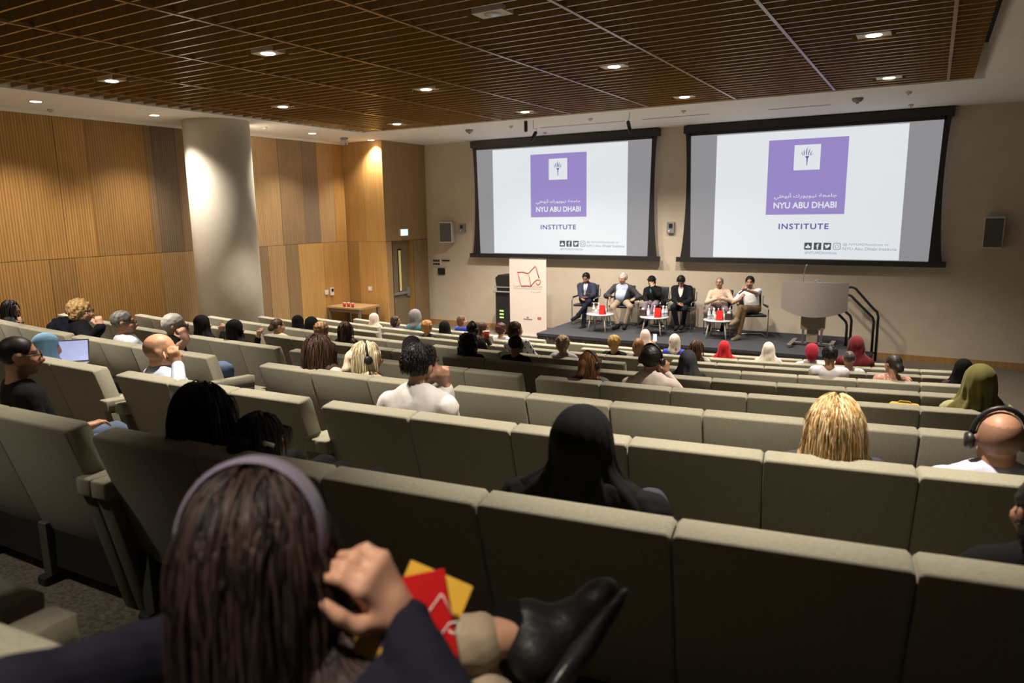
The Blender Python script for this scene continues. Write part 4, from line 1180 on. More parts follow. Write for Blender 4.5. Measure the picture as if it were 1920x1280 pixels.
    if lower:
        bt = [core[0].grow(.012)]
        for i in range(2): bt += [Cone(hj[i], kn[i], .082 * S, .060 * S), Cone(kn[i], ft[i] + (kn[i] - ft[i]) * cuff[i], .058 * S, .050 * S)]
        garment('trousers', bt, bottom, hh=vox * 1.3)
        for i in range(2):
            if skip_shoe[i]: continue
            a_ = ft[i] - up * .02 - tdir[i] * .02; b_ = ft[i] + tdir[i] * .16 * S - up * .032
            garment('shoe', [Cone(a_, b_, .050 * S, .040 * S), Cone(ft[i], ft[i] + up * .02, .048 * S)], shoes, hh=min(vox, .012), noise=(.0, 30, 3))
    # hair / scarf
    if scarf is not None:
        rr = scarf_mesh(head, Rh, S, neck, shl, shr, f0, vox, scarf_style, seed + 5)
        link('headscarf', np_mesh('headscarf', rr[0], rr[1], base, None, scarf_mat or cloth(scarf)), t)
    elif hair:
        if hair[0] not in ('none',):
            rr = shell_hair(head, Rh, S, hair[0], hair[1], min(vox, .012), seed)
            rg = np.random.default_rng(seed + 9)
            cc = np.tile(np.array(hair[1]), (len(rr[0]), 1))
            if len(hair) > 2:
                q = (rr[0] - head) @ Rh.T; m_ = (np.sin(q[:, 0] * 160 + q[:, 1] * 60) + np.sin(q[:, 1] * 140 + q[:, 0] * 90 + 2)) * .25 + .5
                cc = cc * (1 - m_[:, None]) + np.array(hair[2]) * m_[:, None]
            link('hair', np_mesh('hair', rr[0], rr[1], base, cc, M_hair), t)
    if locks is None and hair and scarf is None and vox < .0135 and hair[0] in ('short',):
        locks = dict(n=900, length=.034, seed=seed + 77, width=.0024, wave=.003, up0=.10, droop=.5, colvar=.4, steps=5)
    if locks:
        av = [Ell(p.c, p.r + .012, p.R) for p in core if isinstance(p, Ell)] + [Ell((shl + shr) / 2, V3(sw + .05, .075, .07) * 1.0, Rb)]
        lp, lq, lc = hair_locks(head, Rh, S, avoid=av, col=locks.pop('col', hcol), **locks)
        link('hair_locks', np_mesh('hair_locks', lp, lq, base, lc, M_hair), t)
    g = lambda x, y, z: head + Rh.T @ (V3(x, y, z) * S) - base
    if glasses:
        b = MB()
        for s in (-1, 1):
            b.tube([g(s * .033 + .020 * math.cos(a), .110, .002 + .015 * math.sin(a)) for a in np.linspace(0, 2 * math.pi, 13)], .0028, 5)
            b.tube([g(s * .054, .106, .006), g(s * .080, .04, .010), g(s * .083, -.015, .008)], .0032, 5)
        b.tube([g(-.013, .113, .006), g(.013, .113, .006)], .0025, 5)
        gl = b.obj('glasses', M_black, t)
        if glasses == 'sun':
            b = MB()
            for s in (-1, 1): b.add([g(s * .033 + .019 * math.cos(a), .110, .002 + .014 * math.sin(a)) for a in np.linspace(0, 2 * math.pi, 12, endpoint=False)], [tuple(range(12))])
            b.obj('lens', M_black, gl)
    if headphones:
        b = MB(); R_ = .1 * S
        b.tube([g(.090 * math.sin(a), headphones.get('y', -.01) - .03 * math.cos(a) * headphones.get('tilt', 0), .012 + .122 * math.cos(a)) for a in np.linspace(-1.5, 1.5, 15)], .010, 6)
        hb = b.obj('headphones', M_black, t)
        for s in (-1, 1):
            b = MB(); b.tube([g(s * .080, headphones.get('y', -.01), -.005), g(s * .092, headphones.get('y', -.01), -.005), g(s * .108, headphones.get('y', -.01), -.005)], [.030, .036, .028], 14); b.obj('ear_cup', M_black, hb)
    if hat:
        pr = [Ell(head + Rh.T @ (V3(0, -.01, .055) * S), V3(.092, .112, .085) * S, Rh), Ell(head + Rh.T @ (V3(0, .0, .045) * S), V3(.125, .145, .014) * S, Rh)]
        rr = sdf_mesh(pr, [Ell(head + Rh.T @ (V3(0, .10, -.06) * S), V3(.07, .07, .09) * S, Rh)], h=.010, k=.02)
        link('hat', np_mesh('hat', rr[0], rr[1], base, None, cloth(hat)), t)
    if headband is not None:
        b = MB()
        pts = [g(.090 * math.sin(a) * headband[2], headband[1], .03 + .103 * headband[2] * math.cos(a)) for a in np.linspace(-1.75, 1.75, 25)]
        v = []; fcs = []
        for i_, p in enumerate(pts):
            for dy, k_ in ((-.022, .98), (-.016, 1.03), (.016, 1.03), (.022, .98)):
                cc_ = g(0, headband[1], .03); q = cc_ + (p - cc_) * k_ + Rh[1] * dy * S; v.append(q)
        for i_ in range(len(pts) - 1):
            for k_ in range(3): a_ = i_ * 4 + k_; fcs.append((a_, a_ + 1, a_ + 5, a_ + 4))
        b.add(v, fcs, True); o = b.obj('headband', cloth(headband[0]), t)
    return dict(t=t, neck=neck, u=u, r=r, f=f, wr=wr, el=el, sh=(shl, shr), Rh=Rh, base=base, kn=kn, ft=ft)
# ================================================================== STAGE FURNITURE
M_leather = mat('black_leather', (.012, .013, .016), rough=.5, noise=.1, nscale=30)
def stage_chair(label, x, y, rz):
    t = thing('stage_chair', label, 'chair', (x, y, ZST), rz, group='panel chairs on the stage')
    # local: +y is the sitter's front
    b = MB(); b.prism(rounded([(-.22, .43), (.25, .45), (.26, .50), (-.22, .48)], .025, 3), -.24, .24, .012, True); b.obj('seat', M_leather, t)
    b = MB(); b.prism(rounded([(-.24, .50), (-.20, .50), (-.27, .93), (-.31, .93)], .018, 3), -.23, .23, .012, True); b.obj('backrest', M_leather, t)
    for s in (-1, 1):
        b = MB(); X = s * .27
        b.tube([(X, -.27, .84), (X, -.25, .66), (X, -.21, .645), (X, .18, .645), (X, .235, .625), (X, .25, .58), (X, .25, .06), (X, .235, .022), (X, .20, .013), (X, -.24, .013)], .0125, 8); b.obj('side_frame', M_metal, t)
        b = MB(); b.prism(rounded([(-.18, .655), (.16, .655), (.16, .675), (-.18, .675)], .008, 2), X - .022, X + .022, .004, True); b.obj('armrest', M_leather, t)
    b = MB(); b.tube([(-.27, -.24, .013), (.27, -.24, .013)], .0125, 8); b.obj('rear_bar', M_metal, t)
    b = MB(); b.tube([(-.27, .10, .44), (.27, .10, .44)], .011, 8); b.obj('seat_bar', M_metal, t)
    return t
CH = [  # hip x from pixel, hip y, turn
    (1099, 15.62, math.pi + .10, 'the man in the navy suit'), (1166, 15.72, math.pi + .02, 'the white-haired man in the grey jacket'),
    (1226, 15.74, math.pi - .12, 'the person in the black hat'), (1278, 15.74, math.pi + .05, 'the man in the dark suit looking down'),
    (1349, 15.62, math.pi + .05, 'the man in the beige shirt'), (1411, 15.50, math.pi + .42, 'the man in the white polo shirt')]
HIPS = []
for px, y, rz, who in CH:
    p = at_y(px, 575, y)
    stage_chair('black chrome-armed stage chair under %s' % who, p[0], y, rz)
    HIPS.append(np.array([p[0], y, ZST + .575]))

M_tt = mat('table_top_glass_white', (.42, .44, .47), rough=.12, noise=.03, nscale=8)
M_tl = mat('table_leg_ash', (.62, .58, .52), rough=.4, noise=.05, nscale=10)
TAB = [(-6.33, 14.80, 'left'), (-5.08, 14.86, 'middle'), (-3.73, 15.00, 'right')]
for i, (x, y, w) in enumerate(TAB):
    t = thing('coffee_table', 'low pale splay-legged coffee table on stage, %s one of three' % w, 'table', (x, y, ZST), group='coffee tables on the stage')
    b = MB(); b.lathe([(.30, .375), (.31, .385), (.31, .395), (.30, .405)], n=32); b.obj('table_top', M_tt, t)
    for a in (math.pi * .25, math.pi * .75, math.pi * 1.25, math.pi * 1.75):
        b = MB(); b.tube([(.22 * math.cos(a), .2 * math.sin(a), .376), (.30 * math.cos(a), .27 * math.sin(a), 0)], [.018, .013], 8); b.obj('leg', M_tl, t)
M_btl = mat('clear_bottle_plastic', (.75, .80, .84), rough=.08, noise=.02, alpha=.45, spec=.8)
M_cap = mat('bottle_cap_white', (.85, .85, .85), rough=.4, noise=.02)
M_lab = mat('bottle_label', (.35, .42, .50), rough=.5, noise=.1, nscale=60)
bt = MB(); bt.lathe([(.028, 0), (.032, .01), (.031, .14), (.013, .185), (.013, .20)], n=14); btm_ = bt.mesh('bottle_body'); btm_.materials.append(M_btl)
bc = MB(); bc.lathe([(.015, .198), (.015, .222)], n=12); bcm = bc.mesh('cap'); bcm.materials.append(M_cap)
bl = MB(); bl.lathe([(.0325, .06), (.0325, .11)], n=14); blm = bl.mesh('paper_label'); blm.materials.append(M_lab)
gl_ = MB(); gl_.lathe([(.026, 0), (.034, .11)], n=14); glm = gl_.mesh('glass_body'); glm.materials.append(M_btl)
gw = MB(); gw.lathe([(.024, .004), (.029, .07)], n=12); gwm = gw.mesh('water'); gwm.materials.append(mat('water', (.6, .66, .7), rough=.05, noise=.02, alpha=.5))
M_red = mat('red_card', (.62, .012, .01), rough=.5, noise=.05, nscale=20)
SPOT = [[(-.16, .02), (-.06, .06)], [(-.14, .02), (-.03, .10), (.20, -.02), (.24, .08), (.16, .12)], [(-.20, .0), (-.13, .10), (-.08, -.05), (-.02, .05), (.06, .14), (.19, .16), (-.17, -.10)]]
where = [['leftmost on', 'second on'], ['leftmost on', 'second from left on', 'right of the card on', 'rearmost right on', 'middle of the right cluster on'],
         ['leftmost on', 'rear left on', 'front left on', 'centre of', 'rear centre on', 'rear right on', 'front corner of']]
for i, (x, y, w) in enumerate(TAB):
    for k, (dx, dy) in enumerate(SPOT[i]):
        t = thing('water_bottle', 'clear water bottle with white cap, %s the %s coffee table' % (where[i][k], w), 'bottle', (x + dx, y + dy, ZST + .405), group='water bottles on the coffee tables')
        link('bottle_body', btm_, t); link('cap', bcm, t); link('paper_label', blm, t)
    for k, (dx, dy) in enumerate([(-.03, -.14), (.12, .02)] if i != 1 else [(-.09, -.13)]):
        t = thing('drinking_glass', 'water glass on the %s coffee table, %s' % (w, ['at the front edge', 'behind the red card'][k]), 'glass', (x + dx, y + dy, ZST + .405), group='glasses on the coffee tables')
        link('glass_body', glm, t); link('water', gwm, t)
    cx = (.12, .13, .06)[i]
    t = thing('red_tent_card', 'bright red folded card standing at the front of the %s coffee table' % w, 'card', (x + cx, y - .20, ZST + .405), group='red cards on the coffee tables')
    b = MB(); b.add([(-.065, 0, 0), (.065, 0, 0), (.065, .035, .21), (-.065, .035, .21), (-.065, .004, 0), (.065, .004, 0), (.065, .039, .21), (-.065, .039, .21)],
                    [(0, 1, 2, 3), (7, 6, 5, 4), (0, 4, 5, 1), (1, 5, 6, 2), (2, 6, 7, 3), (3, 7, 4, 0)]); b.obj('front_leaf', M_red, t)
    b = MB(); b.add([(-.065, .11, 0), (.065, .11, 0), (.065, .039, .21), (-.065, .039, .21), (-.065, .106, 0), (.065, .106, 0), (.065, .035, .209), (-.065, .035, .209)],
                    [(3, 2, 1, 0), (4, 5, 6, 7), (0, 1, 5, 4), (1, 2, 6, 5), (3, 0, 4, 7), (2, 3, 7, 6)]); b.obj('rear_leaf', M_red, t)
M_choc = mat('dark_brown_leather', (.045, .022, .018), rough=.5, noise=.1)
for i, dx in ((1, -.25), (2, .21)):
    x, y, w = TAB[i]
    t = thing('tissue_box', 'dark brown box with white tissue on the %s coffee table' % w, 'tissue box', (x + dx, y - .02, ZST + .405), group='tissue boxes on the coffee tables')
    b = MB(); b.box((-.065, -.065, 0), (.065, .065, .14), .005); b.obj('box', M_choc, t)
    b = MB(); b.poly([(-.03, .14), (.03, .14), (.035, .17), (.01, .165), (-.01, .18), (-.035, .165)], .01, 'y', -.005); b.obj('tissue', M_cap, t)

# ================================================================== PANELLISTS
def K(px, py, y): return at_y(px, py, y)
PG = 'panellists on the stage'
def panel(i, label, head, hy, **k):
    Y = CH[i][1] + hy
    hd = K(head[0], head[1], Y); k.setdefault('yaw', CH[i][2])
    return person('person', label, HIPS[i], hd, floor_z=ZST, vox=.0115, group=PG, **k)
fl = ZST + .07
h = HIPS
panel(0, 'man in navy suit and pale tie seated cross-legged at the left end of the panel', (1099, 521), .02, S=1.0, hpitch=-.35, hair=('short', (.012, .009, .008)), skin=(.30, .15, .09),
      opt=dict(beard=True), top=(.62, .62, .66), jacket=dict(col=(.018, .022, .05), open=.055), tie=(.22, .22, .34), bottom=(.016, .02, .045), wide=1.08,
      arms=((K(1101, 558, 15.28), V3(.5, .3, -.6)), (K(1091, 561, 15.25), V3(-.5, .3, -.6))), hands=(dict(d=(-.6, -.5, 0), n=(0, .3, 1)), dict(d=(.6, -.6, 0), n=(0, .2, -1))),
      legs=([K(1104, 566, 15.12), K(1097, 574, 15.2)], [K(1084, 591, 14.98), K(1094, 611, 15.1)], [(-.6, -.7, -.35), (-.1, -1, -.1)]))
panel(1, 'white-haired man in grey jacket and pale blue shirt leaning back on the panel', (1168, 522), .0, S=1.05, hyaw=math.pi - .1, hroll=.1, hair=('short', (.55, .53, .50)), skin=(.46, .25, .18), belly=.05,
      top=(.34, .42, .58), jacket=dict(col=(.035, .035, .042), open=.13), bottom=(.26, .21, .15), wide=1.15, glasses='plain',
      arms=((K(1190, 560, 15.5), V3(.6, .3, -.5)), (K(1144, 556, 15.4), V3(-.6, .2, -.3))), hands=(None, dict(d=(0, -.2, -1), n=(1, 0, 0))),
      legs=([K(1182, 575, 15.25), K(1149, 576, 15.25)], [K(1172, 609, 15.3), K(1158, 610, 15.25)], [(.2, -1, -.1), (-.2, -1, -.1)]))
panel(2, 'person in black hat and black coat with teal scarf resting chin on hand', (1222, 527), -.05, S=.95, hroll=-.05, hyaw=math.pi + .15, hair=('bob', (.02, .012, .010)), skin=(.55, .32, .22), hat=(.010, .010, .012),
      top=(.02, .12, .16), jacket=dict(col=(.010, .011, .014), open=.045), bottom=(.16, .12, .17), 
      arms=((K(1223, 539, 15.50), V3(.7, -.3, -.7)), (K(1213, 566, 15.35), V3(-.7, .1, -.4))), hands=(dict(d=(-.2, 0, 1), n=(0, 1, .2), curl=(1.0, 1.1, 1.2, 1.2)), None),
      legs=([K(1226, 572, 15.2), K(1210, 570, 15.15)], [K(1214, 604, 15.15), K(1207, 598, 15.0)], [None, (-.3, -1, -.3)]))
panel(3, 'man in dark suit and white shirt looking down at his lap', (1277, 527), -.06, S=1.02, hpitch=-.75, hair=('short', (.014, .010, .009)), skin=(.34, .18, .12), opt=dict(beard=True),
      top=(.66, .63, .58), jacket=dict(col=(.014, .015, .020), open=.06), bottom=(.014, .018, .026), wide=1.05,
      arms=((K(1281, 570, 15.42), V3(.5, .3, -.6)), (K(1271, 570, 15.40), V3(-.5, .3, -.6))), hands=(dict(d=(-.8, -.4, 0), n=(0, .3, 1)), dict(d=(.8, -.4, 0), n=(0, .3, -1))),
      legs=([K(1284, 579, 15.3), K(1262, 576, 15.28)], [K(1280, 610, 15.45), K(1270, 611, 15.4)], [None, None]))
panel(4, 'grey-haired man in beige shirt with hands folded over his belly', (1349, 530), .05, S=1.02, hpitch=.18, hair=('buzz', (.16, .15, .15)), skin=(.42, .24, .17), belly=.03, glasses='plain',
      top=(.50, .39, .30), bottom=(.12, .095, .105), sleeve='long', wide=1.1,
      arms=((K(1353, 559, 15.36), V3(.8, .1, -.5)), (K(1344, 560, 15.36), V3(-.8, .1, -.5))), hands=(dict(d=(-1, -.1, 0), n=(0, 1, 0), curl=(.4,) * 4), dict(d=(1, -.1, 0), n=(0, 1, 0), curl=(.4,) * 4)),
      legs=([K(1362, 582, 15.2), K(1324, 585, 15.2)], [K(1356, 612, 15.3), K(1330, 612, 15.3)], [None, None]))
p6 = panel(5, 'man in white polo shirt speaking into a hand-held microphone', (1406, 529), -.02, S=1.03, hyaw=math.pi + .1, hair=('short', (.015, .011, .010)), skin=(.36, .19, .12), opt=dict(beard=True),
      top=(.72, .72, .74), bottom=(.115, .075, .03), shoes=(.16, .12, .08), sleeve='short', wide=1.08,
      arms=((K(1400, 544, 15.10), V3(.9, .3, -.5)), (K(1391, 560, 15.12), V3(-.8, .1, -.6))), hands=(dict(d=(-.7, -.2, .45), n=(-.2, .9, 0), curl=(.9, .95, 1.0, 1.0)), dict(d=(.2, -.5, .7), n=(.6, .2, 0), curl=(.9,) * 4)),
      legs=([K(1389, 577, 15.02), K(1395, 580, 15.06)], [K(1381, 600, 14.92), K(1384, 631, 14.98)], [(-.5, -1, -.3), (-.5, -1, -.1)]))
a = K(1398, 541, 15.02); b_ = K(1385, 551, 14.93)
t = thing('handheld_microphone', 'black hand-held microphone raised to the mouth of the man in white', 'microphone', tuple(b_), group=None)
d = unit(a - b_)
b = MB(); b.tube([V3(0, 0, 0), d * .16], [.014, .018], 10); b.obj('handle', M_black, t)
b = MB(); b.tube([d * .16, d * .175, d * .20, d * .22], [.018, .027, .026, .010], 12); b.obj('grille', M_grey, t)
p1 = K(1104, 553, 15.2)
t = thing('smartphone', 'dark phone held in the lap of the man in the navy suit', 'phone', tuple(p1))
b = MB(); b.box((-.05, -.02, -.035), (.05, -.008, .035), .003); b.obj('case', M_black, t)
# ================================================================== AUDIENCE
def at_d(x, y, dep):
    d = ray(x, y); return CAM + d * (dep / (d @ C_F))
def on_row(r, px, py, fwd):
    """head position: where the pixel's ray crosses the vertical surface that follows row r's backs, fwd metres in front of them"""
    d = ray(px, py); ss = np.linspace(-8.5, 7.0, 1600); prev = None
    for s in ss:
        p, a = row_pt(r, s); q = p[:2] + fwd * np.array([-math.sin(a), math.cos(a)]) - CAM[:2]
        c = d[0] * q[1] - d[1] * q[0]
        if prev is not None and prev[0] * c <= 0 and q @ d[:2] > 0:
            t = (q @ d[:2]) / (d[:2] @ d[:2]); return CAM + d * t, s, a
        prev = (c,)
    raise ValueError((r, px, py))
def vox_for(depth): return .008 if depth < 3.2 else .0105 if depth < 5.2 else .0135 if depth < 8.5 else .017
AUD = []
def aud(r, px, py, label, fwd=.16, hyaw=None, yaw=None, S=None, hipf=.36, side=0.0, **k):
    hd, s, a = on_row(r, px, py, fwd)
    p, a2 = row_pt(r, s + side)
    fdir = np.array([-math.sin(a2), math.cos(a2), 0])
    hip = p + fdir * hipf; fz = row_top(r) - HB; hip[2] = fz + .545
    L = np.linalg.norm(hd - hip)
    if S is None: S = float(np.clip(L / .70, .82, 1.10))
    dep = (hd - CAM) @ C_F
    k.setdefault('vox', vox_for(dep)); k.setdefault('group', 'seated audience')
    res = person('person', label, hip, hd, yaw=a2 + (yaw or 0), hyaw=(a2 + (yaw or 0)) if hyaw is None else hyaw, S=S, floor_z=fz, seed=len(AUD), **k)
    AUD.append((r, px, round(L, 2), round(hd[2] - fz, 2), round(S, 2)))
    return res
SK1, SK2, SK3, SK4 = (.50, .29, .20), (.40, .22, .14), (.30, .155, .095), (.17, .085, .05)
BLK, DBR, BRN, LBR, BLD, GRY = (.010, .008, .008), (.022, .013, .009), (.06, .028, .014), (.16, .085, .035), (.52, .33, .13), (.22, .21, .20)
B_ = (.010, .010, .012)
def L(n, length, seed, **k): return dict(n=n, length=length, seed=seed, **k)

# ---- row 0 (nearest full row)
aud(0, 1092, 838, 'person in plain black headscarf and black cloak, second full row of seats from the camera', fwd=.36, hipf=.46, skin=SK2, scarf=B_, top=B_, wide=1.32, vox=.0075, S=1.06)
aud(0, 380, 772, 'girl with long dark hair and navy top beside the girl with the white hair clip', fwd=.22, skin=SK2, hair=('bob', BLK), locks=L(1100, .40, 3, col=(.014, .010, .009), width=.0036, wave=.010, spread=1.0, colvar=.6), top=(.018, .022, .05), bottom=B_, S=.95)
g2 = aud(0, 490, 828, 'girl with dark ponytail held by a white clip, lowest head in her row', fwd=.20, skin=SK1, hair=('pony', BLK), locks=L(700, .15, 4, col=(.016, .011, .010), width=.0032, wave=.004, colvar=.6), top=(.02, .025, .055), bottom=B_, S=.88)
m8 = aud(0, 36, 668, 'man with short black hair, glasses and black T-shirt at the left edge', fwd=.30, hyaw=-.42, yaw=-.3, skin=(.33, .17, .10), hair=('buzz', BLK), top=B_, sleeve='short', glasses='plain', bottom=(.07, .10, .17), wide=1.12, opt=dict(beard=True),
         arms=(None, (at_d(165, 800, 3.55), V3(.3, -.3, -.8))))
aud(0, 1965, 965, 'person in black at the right edge, mostly cut off by the frame', fwd=.24, hyaw=.5, skin=SK2, hair=('bob', BLK), top=B_, arms=((at_d(1925, 1075, 2.05), V3(-.6, 0, -.8)), None), hands=(dict(d=(0, .1, 1), n=(.8, 0, 0), curl=(1.0,) * 4), None))
# ---- row 1
aud(1, 1566, 800, 'woman with shoulder-length tousled blonde hair and dark jacket', fwd=.22, skin=SK1, hair=('bob', (.30, .18, .07)), locks=L(3600, .33, 8, col=(.42, .25, .085), tips=(.78, .62, .38), width=.0021, wave=.008, spread=1.1, colvar=.35, vol=1.12, part=(-.02, .07, .12), up0=.35, layer=.6), top=(.045, .042, .055), bottom=(.05, .08, .16), S=1.0)
aud(1, 1872, 826, 'bald man wearing black headphones and a pale striped shirt', fwd=.22, hyaw=.12, skin=(.42, .22, .14), hair=('none', (.05, .035, .03)), opt=dict(stubble=True), headphones=dict(y=-.005, tilt=.8), top=(.50, .52, .66), wide=1.1, S=1.04)
aud(1, 790, 686, 'man with short black hair and white shirt leaning forward, hands at his chin', fwd=.42, hyaw=-.25, skin=(.36, .20, .13), hair=('short', BLK), opt=dict(beard=True), top=(.62, .60, .60), wide=1.15, S=1.04, hipf=.34,
    arms=(None, (at_d(836, 724, 4.0), V3(.25, -.2, -1))), hands=(None, dict(d=(-.3, .1, 1), n=(-.5, .8, 0), curl=(.9,) * 4)))
aud(1, 302, 659, 'bald man in pale blue shirt seen in profile resting chin on hand', fwd=.24, hyaw=-.75, yaw=-.25, skin=(.50, .27, .16), hair=('none', (.06, .045, .04)), opt=dict(stubble=True), top=(.46, .52, .68), wide=1.1, S=1.02,
    arms=(None, (at_d(333, 683, 4.6), V3(.5, -.4, -.7))), hands=(None, dict(d=(-.1, -.2, 1), n=(-.6, .6, 0), curl=(.8,) * 4)))
w9 = aud(1, 88, 650, 'woman in light blue headscarf and black gold-trimmed robe behind the laptop', fwd=.20, hyaw=-.55, yaw=-.2, hpitch=-.15, skin=SK2, scarf=(.16, .33, .52), top=B_, bottom=B_, arms=(None, (at_d(150, 707, 5.3), V3(.3, 0, -.9))))
# ---- row 2
g11 = aud(2, 328, 612, 'grey-haired man with glasses and black T-shirt, elbow on the armrest', fwd=.40, hyaw=-.70, yaw=-.45, skin=(.47, .26, .19), hair=('short', (.42, .40, .38)), glasses='plain', top=B_, sleeve='short', bottom=(.10, .15, .28), S=1.04,
    arms=(None, (at_d(352, 634, 6.3), V3(.9, -.9, -.6))), hands=(None, dict(d=(-.35, -.2, .8), n=(-.6, .4, -.2), curl=(.9,) * 4)))
aud(2, 152, 584, 'older man with wavy blond hair, glasses and black suit, hand on chin', fwd=.34, hyaw=-.75, yaw=-.3, skin=(.50, .29, .20), hair=('curly', (.34, .20, .08), (.55, .38, .18)), glasses='plain', top=(.6, .6, .6), jacket=dict(col=(.012, .013, .020), open=.05), S=1.03,
    arms=(None, (at_d(190, 612, 7.4), V3(.5, -.5, -.7))), hands=(None, dict(d=(-.25, -.1, 1), n=(-.6, .5, 0), curl=(.9,) * 4)))
aud(2, 20, 578, 'dark-haired woman in navy at the far left edge resting cheek on hand', fwd=.30, hyaw=-.8, yaw=-.3, skin=SK2, hair=('long', BLK), locks=L(160, .34, 21, col=BLK, width=.009), top=(.014, .018, .045),
    arms=(None, (at_d(52, 604, 8.3), V3(.5, -.5, -.6))), hands=(None, dict(d=(-.5, 0, .8), n=(-.5, .5, 0), curl=(.9,) * 4)))
aud(2, 232, 605, 'man with greying dark hair and pale checked shirt looking towards the stage', fwd=.22, hyaw=-.65, yaw=-.2, skin=(.42, .23, .15), hair=('short', (.05, .045, .042), (.20, .19, .18)), glasses='plain', top=(.50, .54, .64), S=1.0)
aud(2, 598, 657, 'woman with long dark brown hair and pink top', fwd=.20, skin=SK2, hair=('long', BRN), locks=L(900, .36, 23, col=(.045, .022, .013), width=.0045, wave=.012, colvar=.6, vol=1.06), top=(.62, .45, .40), S=1.0)
aud(2, 688, 670, 'woman with white-blonde ponytail wearing black headphones and a beige top', fwd=.24, hyaw=-.75, yaw=-.25, skin=SK1, hair=('pony', (.62, .52, .36), (.75, .68, .55)), locks=L(600, .20, 24, col=(.68, .58, .40), width=.004, wave=.004, colvar=.2), headphones=dict(y=.0, tilt=.4), glasses='plain', top=(.46, .34, .24), S=1.0)
# ---- row 3
aud(3, 380, 607, 'person in black headscarf, left one of the pair near the column', fwd=.22, hyaw=-.5, skin=SK2, scarf=B_, top=B_, arms=(None, (at_d(418, 622, 8.3), V3(.6, -.3, -.7))), hands=(None, dict(d=(0, 0, 1), n=(-.5, .5, 0), curl=(.7,) * 4)))
aud(3, 441, 616, 'person in black headscarf, right one of the pair near the column, arm over the seat', fwd=.20, hyaw=-.4, skin=SK2, scarf=(.012, .011, .012), top=(.014, .013, .014), arms=(None, (at_d(484, 632, 7.75), V3(.8, -.1, -.5))))
aud(3, 773, 650, 'person in mauve headscarf leaning left behind the man in white', fwd=.20, hroll=-.12, hyaw=-.3, skin=SK2, scarf=(.065, .042, .055), top=(.06, .04, .05))
aud(3, 1105, 682, 'woman with auburn ponytail wearing black headphones', fwd=.20, hyaw=-.2, skin=SK1, hair=('pony', (.14, .055, .02), (.26, .12, .045)), locks=L(600, .20, 31, col=(.16, .065, .022), tips=(.30, .14, .05), width=.004, wave=.003), headphones=dict(y=.0, tilt=.5), top=(.10, .08, .08))
aud(3, 1222, 675, 'man with black hair and headphones in pale pink shirt leaning forward, hand raised', fwd=.42, hyaw=-.1, skin=SK3, hair=('short', BLK), headphones=dict(y=.0, tilt=.4), top=(.52, .44, .41), wide=1.08, S=1.04,
    arms=(None, (at_d(1249, 700, 6.05), V3(.7, -.2, -.8))), hands=(None, dict(d=(-.1, .1, 1), n=(-.7, .4, 0), curl=(.9,) * 4)))
aud(3, 1836, 718, 'woman in olive green headscarf draped over her shoulders at the right aisle', fwd=.18, hyaw=.25, skin=SK2, scarf=(.15, .135, .035), top=(.40, .38, .20), S=1.02)
# ---- row 4
aud(4, 521, 611, 'woman with brown hair tied back and cream top', fwd=.2, hyaw=-.4, skin=SK1, hair=('bun', DBR, (.09, .045, .025)), top=(.60, .50, .30))
aud(4, 604, 619, 'woman with light brown curled and braided hair', fwd=.2, skin=SK1, hair=('curly', (.20, .10, .045), (.42, .26, .13)), top=(.08, .05, .05))
aud(4, 648, 618, 'woman with straight dark brown hair with highlights and black top', fwd=.2, skin=SK2, hair=('long', DBR, (.07, .035, .02)), locks=L(160, .30, 41, col=(.03, .016, .010), tips=(.11, .055, .03), width=.008), top=B_)
aud(4, 880, 644, 'person with very big black curly hair', fwd=.2, skin=SK4, hair=('bigcurly', (.008, .007, .007)), top=(.02, .018, .018))
aud(4, 968, 646, 'man with black hair, headphones and black T-shirt leaning slightly forward', fwd=.26, hyaw=-.3, skin=SK3, hair=('short', BLK), headphones=dict(y=.0, tilt=.3), top=B_, sleeve='short')
aud(4, 1290, 676, 'woman in dark grey headscarf and charcoal jacket', fwd=.2, hyaw=.1, skin=SK2, scarf=(.030, .033, .038), top=(.026, .027, .034))
# ---- row 5
aud(5, 559, 603, 'person in black headscarf, left one of the pair in front of the timber wall', fwd=.2, skin=SK2, scarf=B_, top=B_)
aud(5, 585, 608, 'person in black headscarf, right one of the pair in front of the timber wall', fwd=.2, skin=SK2, scarf=(.011, .011, .011), top=B_, S=.95)
aud(5, 967, 618, 'woman with reddish brown hair and white blouse with dark spots', fwd=.2, hyaw=-.5, skin=SK1, hair=('bob', BRN), top=(.55, .56, .68), side=.10, top_mat=dots('spotted_blouse', (.60, .60, .70), (.05, .05, .09), 22, .36))
aud(5, 887, 618, 'person with black hair and headphones behind the big curly hair', fwd=.2, hyaw=-.3, skin=SK2, hair=('short', BLK), headphones=dict(y=.0, tilt=.2), top=(.03, .025, .025))
aud(5, 1056, 645, 'woman with curly ash-blonde hair, a dark hood behind her', fwd=.2, skin=SK1, hair=('curly', (.26, .165, .075), (.50, .38, .22)), top=(.42, .42, .52))
aud(5, 1556, 665, 'man with thick black hair and white shirt', fwd=.2, hyaw=.25, skin=SK3, hair=('short', BLK), locks=L(160, .05, 51, col=BLK, width=.007), top=(.60, .57, .60), wide=1.1)
aud(5, 1674, 683, 'woman with black hair in a clipped bun and patterned coral top', fwd=.2, hyaw=.75, skin=SK2, hair=('bun', BLK, (.04, .03, .03)), top=(.42, .20, .15), top_mat=dots('coral_pattern', (.42, .20, .15), (.75, .55, .45), 40, .3))
aud(5, 1806, 692, 'person in black headscarf half hidden behind the olive headscarf', fwd=.2, skin=SK3, scarf=B_, top=(.05, .02, .03))
